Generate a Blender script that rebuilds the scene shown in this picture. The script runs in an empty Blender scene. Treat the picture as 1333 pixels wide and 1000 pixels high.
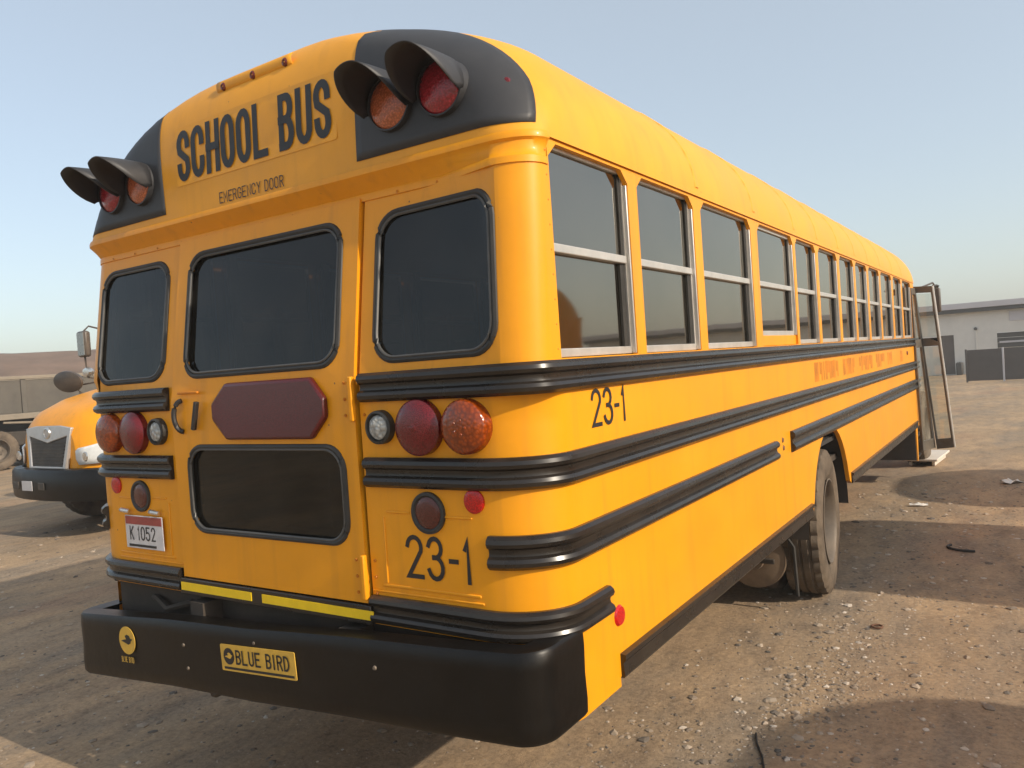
import bpy, bmesh, math, random
from mathutils import Vector, Matrix, noise
R = math.radians
sc = bpy.context.scene
col = sc.collection
rnd = random.Random(7)

# ------------------------------------------------------------------ camera
cam_d = bpy.data.cameras.new('camera'); cam = bpy.data.objects.new('camera', cam_d); col.objects.link(cam)
cam_d.sensor_width = 36; cam_d.lens = 27.68; cam_d.clip_start = 0.05; cam_d.clip_end = 3000
CAM_P, CAM_PITCH, CAM_ROLL, CAM_YAW = (2.410, -1.912, 1.717), 88.72, -3.93, 33.52
cam.matrix_world = Matrix.Translation(CAM_P) @ (Matrix.Rotation(R(CAM_YAW), 4, 'Z') @ Matrix.Rotation(R(CAM_PITCH), 4, 'X') @ Matrix.Rotation(R(CAM_ROLL), 4, 'Z'))
sc.camera = cam

# ------------------------------------------------------------------ sky, sun, exposure
SUN_EL, SUN_AZ = 29.7, 92.0            # azimuth clockwise from +Y: the sun stands over +X
w = bpy.data.worlds.new('World'); sc.world = w; w.use_nodes = True
nt = w.node_tree; bg = nt.nodes['Background']
sky = nt.nodes.new('ShaderNodeTexSky'); sky.sky_type = 'NISHITA'; sky.sun_disc = False
sky.sun_elevation = R(SUN_EL); sky.sun_rotation = R(SUN_AZ)
sky.air_density = 1.0; sky.dust_density = 2.0; sky.ozone_density = 1.0; sky.altitude = 0
hz = nt.nodes.new('ShaderNodeMix'); hz.data_type = 'RGBA'; hz.inputs[0].default_value = .50      # smoke haze: the whole sky is veiled evenly
hz.inputs[7].default_value = (3.05, 3.22, 3.12, 1)
nt.links.new(sky.outputs[0], hz.inputs[6]); nt.links.new(hz.outputs[2], bg.inputs[0]); bg.inputs[1].default_value = 0.15
sl = bpy.data.lights.new('sun', 'SUN'); sl.energy = 2.9; sl.angle = R(0.6); sl.color = (1.0, 0.88, 0.72)
so = bpy.data.objects.new('sun', sl); col.objects.link(so)
ce = math.cos(R(SUN_EL))
sdir = Vector((ce*math.sin(R(SUN_AZ)), ce*math.cos(R(SUN_AZ)), math.sin(R(SUN_EL))))
so.rotation_euler = (-sdir).to_track_quat('-Z', 'Y').to_euler(); so.location = sdir*40
vs = sc.view_settings; vs.view_transform = 'Standard'; vs.look = 'None'; vs.gamma = 1; vs.exposure = 0.58; vs.use_curve_mapping = False

# ------------------------------------------------------------------ materials
M = {}
def mat(name, base, rough=0.5, metal=0.0, var=0.12, scale=6.0, bump=0.0, bscale=60.0, coat=0.0, dust=0.0, dustcol=(0.42, 0.31, 0.20), spec=0.5, streak=0.0):
    """Principled with noise-driven colour wear, roughness variation, optional relief and a patchy dust film"""
    m = bpy.data.materials.new(name); m.use_nodes = True; n = m.node_tree.nodes; l = m.node_tree.links
    p = n['Principled BSDF']; p.inputs['Metallic'].default_value = metal
    p.inputs['Coat Weight'].default_value = coat; p.inputs['Coat Roughness'].default_value = 0.12
    p.inputs['Specular IOR Level'].default_value = spec
    tc = n.new('ShaderNodeTexCoord')
    nz = n.new('ShaderNodeTexNoise'); nz.inputs['Scale'].default_value = scale; nz.inputs['Detail'].default_value = 8; nz.inputs['Roughness'].default_value = .65
    l.new(tc.outputs['Object'], nz.inputs['Vector'])
    ra = n.new('ShaderNodeValToRGB')
    ra.color_ramp.elements[0].position = .3; ra.color_ramp.elements[1].position = .7
    ra.color_ramp.elements[0].color = tuple(c*(1-var) for c in base)+(1,)
    ra.color_ramp.elements[1].color = tuple(min(1, c*(1+var*.6)) for c in base)+(1,)
    l.new(nz.outputs['Fac'], ra.inputs[0]); colr = ra.outputs[0]
    if dust > 0:
        n2 = n.new('ShaderNodeTexNoise'); n2.inputs['Scale'].default_value = scale*.45; n2.inputs['Detail'].default_value = 10; n2.inputs['Roughness'].default_value = .7
        l.new(tc.outputs['Object'], n2.inputs['Vector'])
        mr = n.new('ShaderNodeMapRange'); mr.inputs[1].default_value = .4; mr.inputs[2].default_value = .75; mr.inputs[3].default_value = dust*.25; mr.inputs[4].default_value = dust
        l.new(n2.outputs['Fac'], mr.inputs[0])
        mx = n.new('ShaderNodeMix'); mx.data_type = 'RGBA'; mx.inputs[7].default_value = dustcol+(1,)
        l.new(mr.outputs[0], mx.inputs[0]); l.new(colr, mx.inputs[6]); colr = mx.outputs[2]
    if streak > 0:                       # run-off streaks, and tiny chips in the film
        mp = n.new('ShaderNodeMapping'); mp.inputs['Scale'].default_value = (11, 11, .55); l.new(tc.outputs['Object'], mp.inputs['Vector'])
        n3 = n.new('ShaderNodeTexNoise'); n3.inputs['Scale'].default_value = 1.6; n3.inputs['Detail'].default_value = 6; l.new(mp.outputs[0], n3.inputs['Vector'])
        r3 = n.new('ShaderNodeMapRange'); r3.inputs[1].default_value = .52; r3.inputs[2].default_value = .78; r3.inputs[3].default_value = 0; r3.inputs[4].default_value = streak
        l.new(n3.outputs['Fac'], r3.inputs[0])
        x3 = n.new('ShaderNodeMix'); x3.data_type = 'RGBA'; x3.inputs[7].default_value = (.30, .135, .03, 1); l.new(r3.outputs[0], x3.inputs[0]); l.new(colr, x3.inputs[6]); colr = x3.outputs[2]
        vo = n.new('ShaderNodeTexVoronoi'); vo.inputs['Scale'].default_value = 26; l.new(tc.outputs['Object'], vo.inputs['Vector'])
        d3 = n.new('ShaderNodeMath'); d3.operation = 'LESS_THAN'; d3.inputs[1].default_value = .085; l.new(vo.outputs['Distance'], d3.inputs[0])
        sp = n.new('ShaderNodeSeparateColor'); l.new(vo.outputs['Color'], sp.inputs[0])
        g3 = n.new('ShaderNodeMath'); g3.operation = 'GREATER_THAN'; g3.inputs[1].default_value = .94; l.new(sp.outputs[0], g3.inputs[0])
        q3 = n.new('ShaderNodeMath'); q3.operation = 'MULTIPLY'; l.new(d3.outputs[0], q3.inputs[0]); l.new(g3.outputs[0], q3.inputs[1])
        x4 = n.new('ShaderNodeMix'); x4.data_type = 'RGBA'; x4.inputs[7].default_value = (.16, .07, .03, 1); l.new(q3.outputs[0], x4.inputs[0]); l.new(colr, x4.inputs[6]); colr = x4.outputs[2]
    l.new(colr, p.inputs['Base Color'])
    m2 = n.new('ShaderNodeMapRange'); m2.inputs[3].default_value = max(.02, rough-.1); m2.inputs[4].default_value = min(1, rough+.14)
    l.new(nz.outputs['Fac'], m2.inputs[0]); l.new(m2.outputs[0], p.inputs['Roughness'])
    if bump > 0:
        nb = n.new('ShaderNodeTexNoise'); nb.inputs['Scale'].default_value = bscale; nb.inputs['Detail'].default_value = 4
        l.new(tc.outputs['Object'], nb.inputs['Vector'])
        bp = n.new('ShaderNodeBump'); bp.inputs['Strength'].default_value = bump; bp.inputs['Distance'].default_value = .01
        l.new(nb.outputs['Fac'], bp.inputs['Height']); l.new(bp.outputs[0], p.inputs['Normal'])
    M[name] = m; return m

def glass(name, tint, ior, rough=0.02, rc=(.92, .93, .92), film=(.015, .07)):
    m = bpy.data.materials.new(name); m.use_nodes = True; n = m.node_tree.nodes; l = m.node_tree.links
    n.remove(n['Principled BSDF']); out = n['Material Output']
    tr = n.new('ShaderNodeBsdfTransparent'); tr.inputs[0].default_value = tint+(1,)
    gl = n.new('ShaderNodeBsdfGlossy'); gl.inputs['Roughness'].default_value = rough; gl.inputs[0].default_value = rc+(1,)
    df = n.new('ShaderNodeBsdfDiffuse'); df.inputs[0].default_value = (.32, .28, .22, 1)
    f0 = ((ior-1)/(ior+1))**2
    lw = n.new('ShaderNodeLayerWeight'); lw.inputs[0].default_value = .5
    pw = n.new('ShaderNodeMath'); pw.operation = 'POWER'; pw.inputs[1].default_value = 5; l.new(lw.outputs['Facing'], pw.inputs[0])
    fr = n.new('ShaderNodeMapRange'); fr.inputs[3].default_value = f0; fr.inputs[4].default_value = 1; l.new(pw.outputs[0], fr.inputs[0])
    tc = n.new('ShaderNodeTexCoord'); nz = n.new('ShaderNodeTexNoise'); nz.inputs['Scale'].default_value = 3.5; nz.inputs['Detail'].default_value = 8
    l.new(tc.outputs['Object'], nz.inputs['Vector'])
    mr = n.new('ShaderNodeMapRange'); mr.inputs[1].default_value = .35; mr.inputs[2].default_value = .8; mr.inputs[3].default_value = film[0]; mr.inputs[4].default_value = film[1]
    l.new(nz.outputs['Fac'], mr.inputs[0])
    nb = n.new('ShaderNodeTexNoise'); nb.inputs['Scale'].default_value = 1.7; l.new(tc.outputs['Object'], nb.inputs['Vector'])
    bp = n.new('ShaderNodeBump'); bp.inputs['Strength'].default_value = .06; bp.inputs['Distance'].default_value = .02
    l.new(nb.outputs['Fac'], bp.inputs['Height']); l.new(bp.outputs[0], gl.inputs['Normal'])
    a = n.new('ShaderNodeMixShader'); b = n.new('ShaderNodeMixShader')
    l.new(mr.outputs[0], a.inputs[0]); l.new(tr.outputs[0], a.inputs[1]); l.new(df.outputs[0], a.inputs[2])
    l.new(fr.outputs[0], b.inputs[0]); l.new(a.outputs[0], b.inputs[1]); l.new(gl.outputs[0], b.inputs[2])
    l.new(b.outputs[0], out.inputs[0]); M[name] = m; return m

def lens(name, colr, emb=0.0, scale=90.0, rough=.12):
    """moulded lamp lens: coloured gloss with a cell relief"""
    m = bpy.data.materials.new(name); m.use_nodes = True; n = m.node_tree.nodes; l = m.node_tree.links
    p = n['Principled BSDF']; p.inputs['Roughness'].default_value = rough; p.inputs['Coat Weight'].default_value = .25
    tc = n.new('ShaderNodeTexCoord'); v = n.new('ShaderNodeTexVoronoi'); v.inputs['Scale'].default_value = scale
    l.new(tc.outputs['Object'], v.inputs['Vector'])
    ra = n.new('ShaderNodeValToRGB'); ra.color_ramp.elements[0].color = tuple(min(1, c*1.25) for c in colr)+(1,); ra.color_ramp.elements[1].color = tuple(c*.6 for c in colr)+(1,)
    ra.color_ramp.elements[1].position = .7
    l.new(v.outputs['Distance'], ra.inputs[0]); l.new(ra.outputs[0], p.inputs['Base Color'])
    bp = n.new('ShaderNodeBump'); bp.inputs['Strength'].default_value = emb; bp.inputs['Distance'].default_value = .006; bp.invert = True
    l.new(v.outputs['Distance'], bp.inputs['Height']); l.new(bp.outputs[0], p.inputs['Normal'])
    M[name] = m; return m

mat('paint', (.83, .328, .002), .40, var=.10, scale=2.2, coat=.08, bump=.06, bscale=2.6, dust=.06, spec=.32, streak=.26)
mat('paint_roof', (.81, .345, .008), .5, var=.10, scale=3.0, coat=.05, bump=.05, bscale=3, dust=.14, dustcol=(.62, .40, .18), spec=.4, streak=.15)  # lighter for fading and dust, with grazing sun mixed into the colour
mat('paint_faded', (.60, .200, .005), .6, var=.35, scale=5)
mat('black_trim', (.011, .009, .008), .27, var=.3, scale=9, dust=.09, dustcol=(.22, .17, .12))
mat('black_panel', (.022, .022, .025), .5, var=.25, scale=5, dust=.12, dustcol=(.22, .21, .20))
mat('black_bumper', (.004, .0034, .003), .36, var=.4, scale=7, bump=.08, bscale=30, dust=.06, dustcol=(.09, .068, .05), spec=.30)
mat('rubber', (.018, .0175, .0165), .55, var=.25, scale=14, dust=.15, dustcol=(.2, .18, .15))
mat('aluminium', (.62, .60, .56), .38, metal=.55, var=.14, scale=12, dust=.3, dustcol=(.5, .44, .36))
mat('letter_black', (.02, .018, .018), .5, var=.35, scale=18)
mat('letter_yellow', (.80, .345, .004), .4, var=.12, scale=10)
mat('reflective_yellow', (.90, .60, .010), .4, var=.1, scale=20)
mat('sticker_yellow', (.70, .42, .045), .45, var=.18, scale=25, dust=.2)
mat('plate_white', (.62, .60, .60), .4, var=.12, scale=25)
mat('plate_red', (.33, .06, .05), .4, var=.15, scale=25)
mat('chrome', (.7, .68, .64), .25, metal=.9, var=.1, scale=10)
mat('tyre', (.060, .048, .038), .85, var=.3, scale=9, bump=.25, bscale=70, dust=.75, dustcol=(.26, .20, .14), spec=.2)
mat('rim', (.13, .11, .09), .6, metal=.3, var=.25, scale=8, dust=.6, dustcol=(.26, .20, .14))
mat('underbody', (.03, .026, .022), .8, var=.3, scale=6, dust=.4, dustcol=(.16, .115, .08))
mat('axle_dust', (.20, .14, .09), .85, var=.3, scale=9)
mat('interior', (.035, .034, .033), .8, var=.2, scale=4)
mat('seat_vinyl', (.028, .024, .022), .55, var=.2, scale=6)
mat('door_frame', (.07, .066, .058), .4, var=.3, scale=9, dust=.3)
mat('grille_dark', (.02, .02, .02), .5, var=.3, scale=12, dust=.2)
mat('grille_silver', (.55, .55, .55), .35, metal=.5, var=.12, scale=10, dust=.25)
mat('headlight', (.72, .74, .74), .15, var=.1, scale=18, coat=.5)
mat('mirror_black', (.03, .028, .03), .4, var=.2, scale=9, dust=.25)
mat('mirror_face', (.34, .35, .34), .25, metal=.6, var=.05)
mat('white_board', (.68, .62, .54), .6, var=.12, scale=6, dust=.2)
mat('wall_stucco', (.68, .655, .60), .9, var=.10, scale=1.2, bump=.25, bscale=30)
mat('fascia', (.52, .50, .52), .6, var=.06, scale=2)
mat('dark_metal', (.075, .062, .054), .65, var=.25, scale=2)
mat('brown_door', (.10, .075, .06), .6, var=.15, scale=2)
mat('roller_dark', (.05, .046, .04), .6, var=.25, scale=2)
mat('gasket_bead', (.085, .082, .077), .4, metal=.1, var=.3, scale=16)
mat('trailer_metal', (.080, .074, .062), .75, var=.35, scale=2.5, dust=.2, dustcol=(.26, .20, .15))
mat('trailer_rail', (.19, .165, .13), .7, var=.2, scale=3, dust=.3)
mat('bank_soil', (.17, .112, .080), .95, var=.45, scale=.35, bump=.5, bscale=2.0)
mat('paper', (.70, .66, .60), .8, var=.1, scale=20)
mat('rust', (.16, .075, .04), .8, var=.4, scale=30)
mat('wire_black', (.02, .018, .016), .6, var=.2)
glass('glass_side', (.15, .135, .11), 2.95, .035, (1.0, .93, .82))  # warm reflection colour puts the sky glow near the sun into the glass
glass('glass_rear', (.05, .05, .05), 1.5)
glass('glass_clear', (.90, .93, .89), 1.7, .05, (.95, .97, .94), (.06, .2))  # thicker film pales the door panes in place of a bright reflection
lens('lens_red', (.17, .007, .010), .15, 220)
lens('lens_amber', (.30, .050, .004), .2, 90)
lens('lens_amber_plain', (.52, .14, .055), .25, 140)
lens('lens_red_plain', (.36, .025, .035), .2, 140)
lens('lens_clear', (.46, .46, .43), 1.0, 60)
lens('reflector_red', (.62, .008, .006), .15, 220)
lens('reflector_dark', (.11, .022, .016), .15, 220)
lens('sign_red', (.105, .008, .009), .08, 260, .35)
lens('marker_red', (.16, .02, .012), .1, 200)

# ------------------------------------------------------------------ mesh helpers
class MB:
    def __init__(s): s.v = []; s.f = []
    def add(s, vs, fs):
        o = len(s.v); s.v += [tuple(p) for p in vs]; s.f += [tuple(i+o for i in f) for f in fs]; return s
    def box(s, c, d, rot=None):
        x, y, z = (k/2 for k in d)
        pts = [Vector(p) for p in ((-x,-y,-z),(x,-y,-z),(x,y,-z),(-x,y,-z),(-x,-y,z),(x,-y,z),(x,y,z),(-x,y,z))]
        if rot: pts = [rot @ p for p in pts]
        c = Vector(c)
        return s.add([p+c for p in pts], [(0,3,2,1),(4,5,6,7),(0,1,5,4),(1,2,6,5),(2,3,7,6),(3,0,4,7)])
    def span(s, a, b): return s.box([(a[i]+b[i])/2 for i in range(3)], [abs(b[i]-a[i]) for i in range(3)])
    def grid(s, rows, closed=False):
        nr = len(rows); nc = len(rows[0]); vs = [p for r in rows for p in r]; fs = []
        for i in range(nr-1):
            for j in range(nc if closed else nc-1):
                k = (j+1) % nc
                fs.append((i*nc+j, i*nc+k, (i+1)*nc+k, (i+1)*nc+j))
        return s.add(vs, fs)
    def sweep(s, path, prof, closed=False, cap=True):
        """path: list of (pos, out, up); prof: closed loop of (out, up)"""
        rows = [[Vector(p)+Vector(o)*a+Vector(u)*b for a, b in prof] for p, o, u in path]
        if closed: rows.append(rows[0])
        n0 = len(s.v); s.grid(rows, True)
        if cap and not closed:
            k = len(prof); s.f.append(tuple(range(n0, n0+k))); e = n0+k*(len(rows)-1); s.f.append(tuple(range(e+k-1, e-1, -1)))
        return s
    def tube(s, pts, r, n=8, closed=False):
        pts = [Vector(p) for p in pts]; path = []
        for i, p in enumerate(pts):
            a = pts[(i-1) % len(pts)] if (i or closed) else p; b = pts[(i+1) % len(pts)] if (i < len(pts)-1 or closed) else p
            t = (b-a).normalized(); ref = Vector((0,0,1)) if abs(t.z) < .9 else Vector((0,1,0))
            o = t.cross(ref).normalized(); u = o.cross(t); path.append((p, o, u))
        return s.sweep(path, [(r*math.cos(2*math.pi*k/n), r*math.sin(2*math.pi*k/n)) for k in range(n)], closed)
    def lathe(s, prof, c, axis='y', n=32, fn=None):
        rows = []
        for k in range(n):
            t = 2*math.pi*k/n; row = []
            for j, (h, r) in enumerate(prof):
                if fn: r = fn(k, j, r)
                a, b = r*math.cos(t), r*math.sin(t)
                p = {'y': (a, h, b), 'x': (h, a, b), 'z': (a, b, h)}[axis]
                row.append(Vector(c)+Vector(p))
            rows.append(row)
        rows.append(rows[0]); return s.grid(rows)
    def poly(s, outer, holes, fn, depth=None, back=False):
        """filled 2-D outline with holes mapped by fn(u,v) ; depth = vector pushed in along every rim"""
        bm = bmesh.new(); edges = []; uv = {}
        for loop in [outer]+holes:
            vv = [bm.verts.new((u, v, 0)) for u, v in loop]
            edges += [bm.edges.new((vv[i], vv[(i+1) % len(vv)])) for i in range(len(vv))]
        bmesh.ops.triangle_fill(bm, edges=edges, use_beauty=True, use_dissolve=False)
        bm.verts.index_update(); o = len(s.v)
        s.v += [tuple(fn(v.co.x, v.co.y)) for v in bm.verts]
        s.f += [tuple(v.index+o for v in f.verts) for f in bm.faces]
        if depth is not None:
            d = Vector(depth); o2 = len(s.v); s.v += [tuple(Vector(p)+d) for p in s.v[o:o2]]
            k = o2-o
            for e in bm.edges:
                if len(e.link_faces) == 1: a, b = e.verts[0].index, e.verts[1].index; s.f.append((o+a, o+b, o+b+k, o+a+k))
            if back: s.f += [tuple(v.index+o+k for v in f.verts) for f in bm.faces]
        bm.free(); return s
    def mesh(s, name, m, smooth=True, angle=35):
        me = bpy.data.meshes.new(name); me.from_pydata(s.v, [], s.f)
        bm = bmesh.new(); bm.from_mesh(me); bmesh.ops.remove_doubles(bm, verts=bm.verts, dist=1e-5)
        bmesh.ops.recalc_face_normals(bm, faces=bm.faces); bm.to_mesh(me); bm.free()
        me.materials.append(M[m])
        if smooth:
            me.polygons.foreach_set('use_smooth', [True]*len(me.polygons)); me.set_sharp_from_angle(angle=R(angle))
        return me
    def build(s, name, m, parent=None, bevel=0, solid=0, smooth=True, angle=35):
        o = bpy.data.objects.new(name, s.mesh(name, m, smooth, angle)); col.objects.link(o); o.parent = parent
        if solid:
            k = o.modifiers.new('solid', 'SOLIDIFY'); k.thickness = solid; k.offset = -1
        if bevel:
            k = o.modifiers.new('bevel', 'BEVEL'); k.width = bevel; k.segments = 2; k.limit_method = 'ANGLE'; k.angle_limit = R(40)
        return o
def empty(name, loc=(0,0,0), rz=0, label=None, cat=None, group=None):
    o = bpy.data.objects.new(name, None); col.objects.link(o); o.location = loc; o.rotation_euler = (0,0,rz); o.empty_display_size = .3
    tag(o, label, cat, group); return o
def tag(o, label=None, cat=None, group=None, kind=None):
    if label: o['label'] = label
    if cat: o['category'] = cat
    if group: o['group'] = group
    if kind: o['kind'] = kind
    return o
def rrect(x0, x1, z0, z1, r, n=7):
    pts = []
    for cx, cz, a0 in ((x1-r, z1-r, 0), (x0+r, z1-r, 90), (x0+r, z0+r, 180), (x1-r, z0+r, 270)):
        for k in range(n+1):
            t = R(a0+90*k/n); pts.append((cx+r*math.cos(t), cz+r*math.sin(t)))
    return pts
def copy_tree(o, parent=None):
    c = o.copy(); col.objects.link(c); c.parent = parent
    for ch in list(o.children): copy_tree(ch, c)
    return c

# ------------------------------------------------------------------ stroke lettering
def arc(cx, cy, rx, ry, a0, a1, n=9):
    return [(cx+rx*math.cos(R(a0+(a1-a0)*k/n)), cy+ry*math.sin(R(a0+(a1-a0)*k/n))) for k in range(n+1)]
O_ = arc(.5,.72,.5,.28,0,180)+arc(.5,.28,.5,.28,180,360)+[(1,.72)]
GL = {
 'S': [arc(.5,.76,.5,.24,-5,185,10)+[(.08,.6),(.92,.4)]+arc(.5,.24,.5,.24,5,-185,10)],
 'C': [arc(.5,.74,.5,.26,-8,180)+arc(.5,.26,.5,.26,180,368)],
 'G': [arc(.5,.74,.5,.26,-8,180)+arc(.5,.26,.5,.26,180,360)+[(1,.48),(.55,.48)]],
 'H': [[(0,0),(0,1)],[(1,0),(1,1)],[(0,.5),(1,.5)]], 'O': [O_], '0': [O_],
 'L': [[(0,1),(0,0),(1,0)]], 'I': [[(.5,0),(.5,1)]], '1': [[(.15,.8),(.55,1),(.55,0)]],
 'B': [[(0,0),(0,1),(.5,1)]+arc(.5,.77,.45,.23,90,-90)+[(0,.54)], [(.45,.54)]+arc(.5,.27,.5,.27,90,-90)+[(0,0)]],
 'U': [[(0,1)]+arc(.5,.26,.5,.26,180,360)+[(1,1)]], 'D': [[(0,0),(0,1),(.4,1)]+arc(.4,.5,.6,.5,90,-90,12)+[(0,0)]],
 'E': [[(1,1),(0,1),(0,0),(1,0)],[(0,.52),(.8,.52)]], 'M': [[(0,0),(0,1),(.5,.35),(1,1),(1,0)]],
 'R': [[(0,0),(0,1),(.5,1)]+arc(.5,.76,.5,.24,90,-90)+[(0,.52)],[(.5,.52),(1,0)]], 'N': [[(0,0),(0,1),(1,0),(1,1)]],
 'Y': [[(0,1),(.5,.5),(1,1)],[(.5,.5),(.5,0)]], 'K': [[(0,0),(0,1)],[(1,1),(0,.42)],[(.3,.6),(1,0)]],
 '2': [arc(.5,.74,.5,.26,170,-20,10)+[(0,0),(1,0)]], '3': [arc(.48,.76,.45,.24,165,-80,10)+[(.4,.53)], [(.4,.52)]+arc(.5,.26,.5,.27,80,-165,10)],
 '5': [[(.95,1),(.05,1),(.05,.56)]+arc(.45,.31,.55,.31,110,-160,11)], '6': [arc(.5,.74,.5,.26,10,180)+[(0,.3)]+arc(.5,.28,.5,.28,180,530,14)],
 '-': [[(.1,.47),(.9,.47)]]}
def text(name, s, fn, x0, z0, cw, h, t, gap, m, parent, space=None, outward=.0005):
    """ribbon strokes; fn(u, v, off) places a flat point on the surface"""
    b = MB(); x = x0; k = 0
    for ch in s:
        if ch == ' ': x += (space or cw*.6)+gap; continue
        wch = cw*(.55 if ch in '1I' else .62 if ch == '-' else 1)
        for st in GL[ch]:
            pts = [Vector((x+t/2+px*(wch-t), z0+t/2+pz*(h-t))) for px, pz in st]
            clean = [pts[0]]
            for p in pts[1:]:
                if (p-clean[-1]).length > 1e-4: clean.append(p)
            pts = clean; row = []; n = len(pts); closed = (pts[0]-pts[-1]).length < 1e-3
            for i, p in enumerate(pts):
                a = pts[i-1] if i else (pts[-2] if closed else None); c = pts[i+1] if i < n-1 else (pts[1] if closed else None)
                d1 = (p-a).normalized() if a is not None else None; d2 = (c-p).normalized() if c is not None else None
                d1 = d1 or d2; d2 = d2 or d1
                n1 = Vector((-d1.y, d1.x)); n2 = Vector((-d2.y, d2.x)); mm = (n1+n2)
                mm = mm.normalized() if mm.length > .1 else n1
                q = t/2/max(.45, mm.dot(n1)); e = 0
                if not closed and i in (0, n-1) : e = t/2*(-1 if i == 0 else 1)
                pp = p + d1*e
                row.append([fn(*(pp+mm*q), outward*(k % 3)), fn(*(pp-mm*q), outward*(k % 3))])
            b.grid(row); k += 1
        x += wch+gap
    o = b.build(name, m, parent, smooth=False); return o, x

# ================================================================== ground
def gh(x, y):
    """gentle unevenness of the yard; flat where the vehicles stand"""
    h = noise.noise((x*.55, y*.55, 1.3))*.022 + noise.noise((x*1.9, y*1.9, 4.1))*.010 + noise.noise((x*6, y*6, 2.2))*.004
    return h - .006
def make_ground():
    xs = []; x = 0
    def axis(c, near, step, far):
        a = [c+step*i for i in range(-int(near/step), int(near/step)+1)]
        d = step; p = a[-1]; q = a[0]
        while p-c < far: d *= 1.35; p += d; q -= d; a.append(p); a.insert(0, q)
        return a
    X = axis(-1.0, 5.0, .055, 900); Y = axis(2.0, 5.0, .055, 900)
    b = MB(); rows = []
    for y in Y:
        row = []
        for x in X:
            r = max(abs(x+1)-7, abs(y-2)-7, 0); k = 1/(1+r*.25)
            row.append((x, y, gh(x, y)*k))
        rows.append(row)
    b.grid(rows)
    m = bpy.data.materials.new('yard_dirt'); m.use_nodes = True; n = m.node_tree.nodes; l = m.node_tree.links; p = n['Principled BSDF']
    p.inputs['Roughness'].default_value = .95; p.inputs['Specular IOR Level'].default_value = .15
    tc = n.new('ShaderNodeTexCoord')
    def nz(scale, det=8, ro=.6, vec=None):
        q = n.new('ShaderNodeTexNoise'); q.inputs['Scale'].default_value = scale; q.inputs['Detail'].default_value = det; q.inputs['Roughness'].default_value = ro
        l.new(vec or tc.outputs['Object'], q.inputs['Vector']); return q.outputs['Fac']
    def ramp(src, stops):
        q = n.new('ShaderNodeValToRGB'); e = q.color_ramp.elements
        while len(e) < len(stops): e.new(.5)
        for k, (ps, c) in enumerate(stops): e[k].position = ps; e[k].color = c+(1,)
        l.new(src, q.inputs[0]); return q.outputs[0]
    def mix(f, a, b_, mode='MIX'):
        q = n.new('ShaderNodeMix'); q.data_type = 'RGBA'; q.blend_type = mode
        if isinstance(f, float): q.inputs[0].default_value = f
        else: l.new(f, q.inputs[0])
        for k, s in ((6, a), (7, b_)):
            if isinstance(s, tuple): q.inputs[k].default_value = s+(1,)
            else: l.new(s, q.inputs[k])
        return q.outputs[2]
    mp = n.new('ShaderNodeMapping'); mp.inputs['Scale'].default_value = (1, .45, 1); mp.inputs['Rotation'].default_value = (0, 0, R(62)); l.new(tc.outputs['Object'], mp.inputs['Vector'])
    big = ramp(nz(.55, 6, .55), [(.34, (.33, .240, .155)), (.52, (.43, .305, .19)), (.68, (.48, .34, .215))])
    grey = ramp(nz(1.3, 9, .65, mp.outputs[0]), [(.44, (0,0,0)), (.62, (1,1,1))])
    c = mix(grey, big, (.30, .235, .170))
    red = ramp(nz(.9, 5, .5, mp.outputs[0]), [(.56, (0,0,0)), (.75, (.5,.5,.5))])
    c = mix(red, c, (.40, .22, .135))
    mid = ramp(nz(5.5, 8, .7, mp.outputs[0]), [(.32, (.70,.70,.72)), (.5, (1,1,1)), (.7, (1.12,1.1,1.06))])
    c = mix(1.0, c, mid, 'MULTIPLY')
    oil = ramp(nz(.75, 7, .6), [(.62, (0,0,0)), (.70, (.6,.6,.6))])
    c = mix(oil, c, (.13, .115, .10))
    fine = ramp(nz(38, 6, .75), [(.3, (.62,.62,.62)), (.55, (1,1,1)), (.75, (1.18,1.15,1.1))])
    c = mix(1.0, c, fine, 'MULTIPLY')
    v = n.new('ShaderNodeTexVoronoi'); v.inputs['Scale'].default_value = 55; l.new(tc.outputs['Object'], v.inputs['Vector'])
    peb = ramp(v.outputs['Distance'], [(.10, (1,1,1)), (.2, (0,0,0))])
    sel = ramp(v.outputs['Color'], [(.72, (0,0,0)), (.78, (.8,.8,.8))])
    pm = mix(1.0, peb, sel, 'MULTIPLY'); c = mix(pm, c, (.46, .40, .33))
    l.new(c, p.inputs['Base Color'])
    b1 = n.new('ShaderNodeBump'); b1.inputs['Strength'].default_value = .55; b1.inputs['Distance'].default_value = .02; l.new(nz(30, 9, .75), b1.inputs['Height'])
    b2 = n.new('ShaderNodeBump'); b2.inputs['Strength'].default_value = .6; b2.inputs['Distance'].default_value = .012; l.new(pm, b2.inputs['Height']); l.new(b1.outputs[0], b2.inputs['Normal'])
    l.new(b2.outputs[0], p.inputs['Normal'])
    M['yard_dirt'] = m
    return tag(b.build('ground', 'yard_dirt', angle=180), kind='structure')
make_ground()

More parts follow.
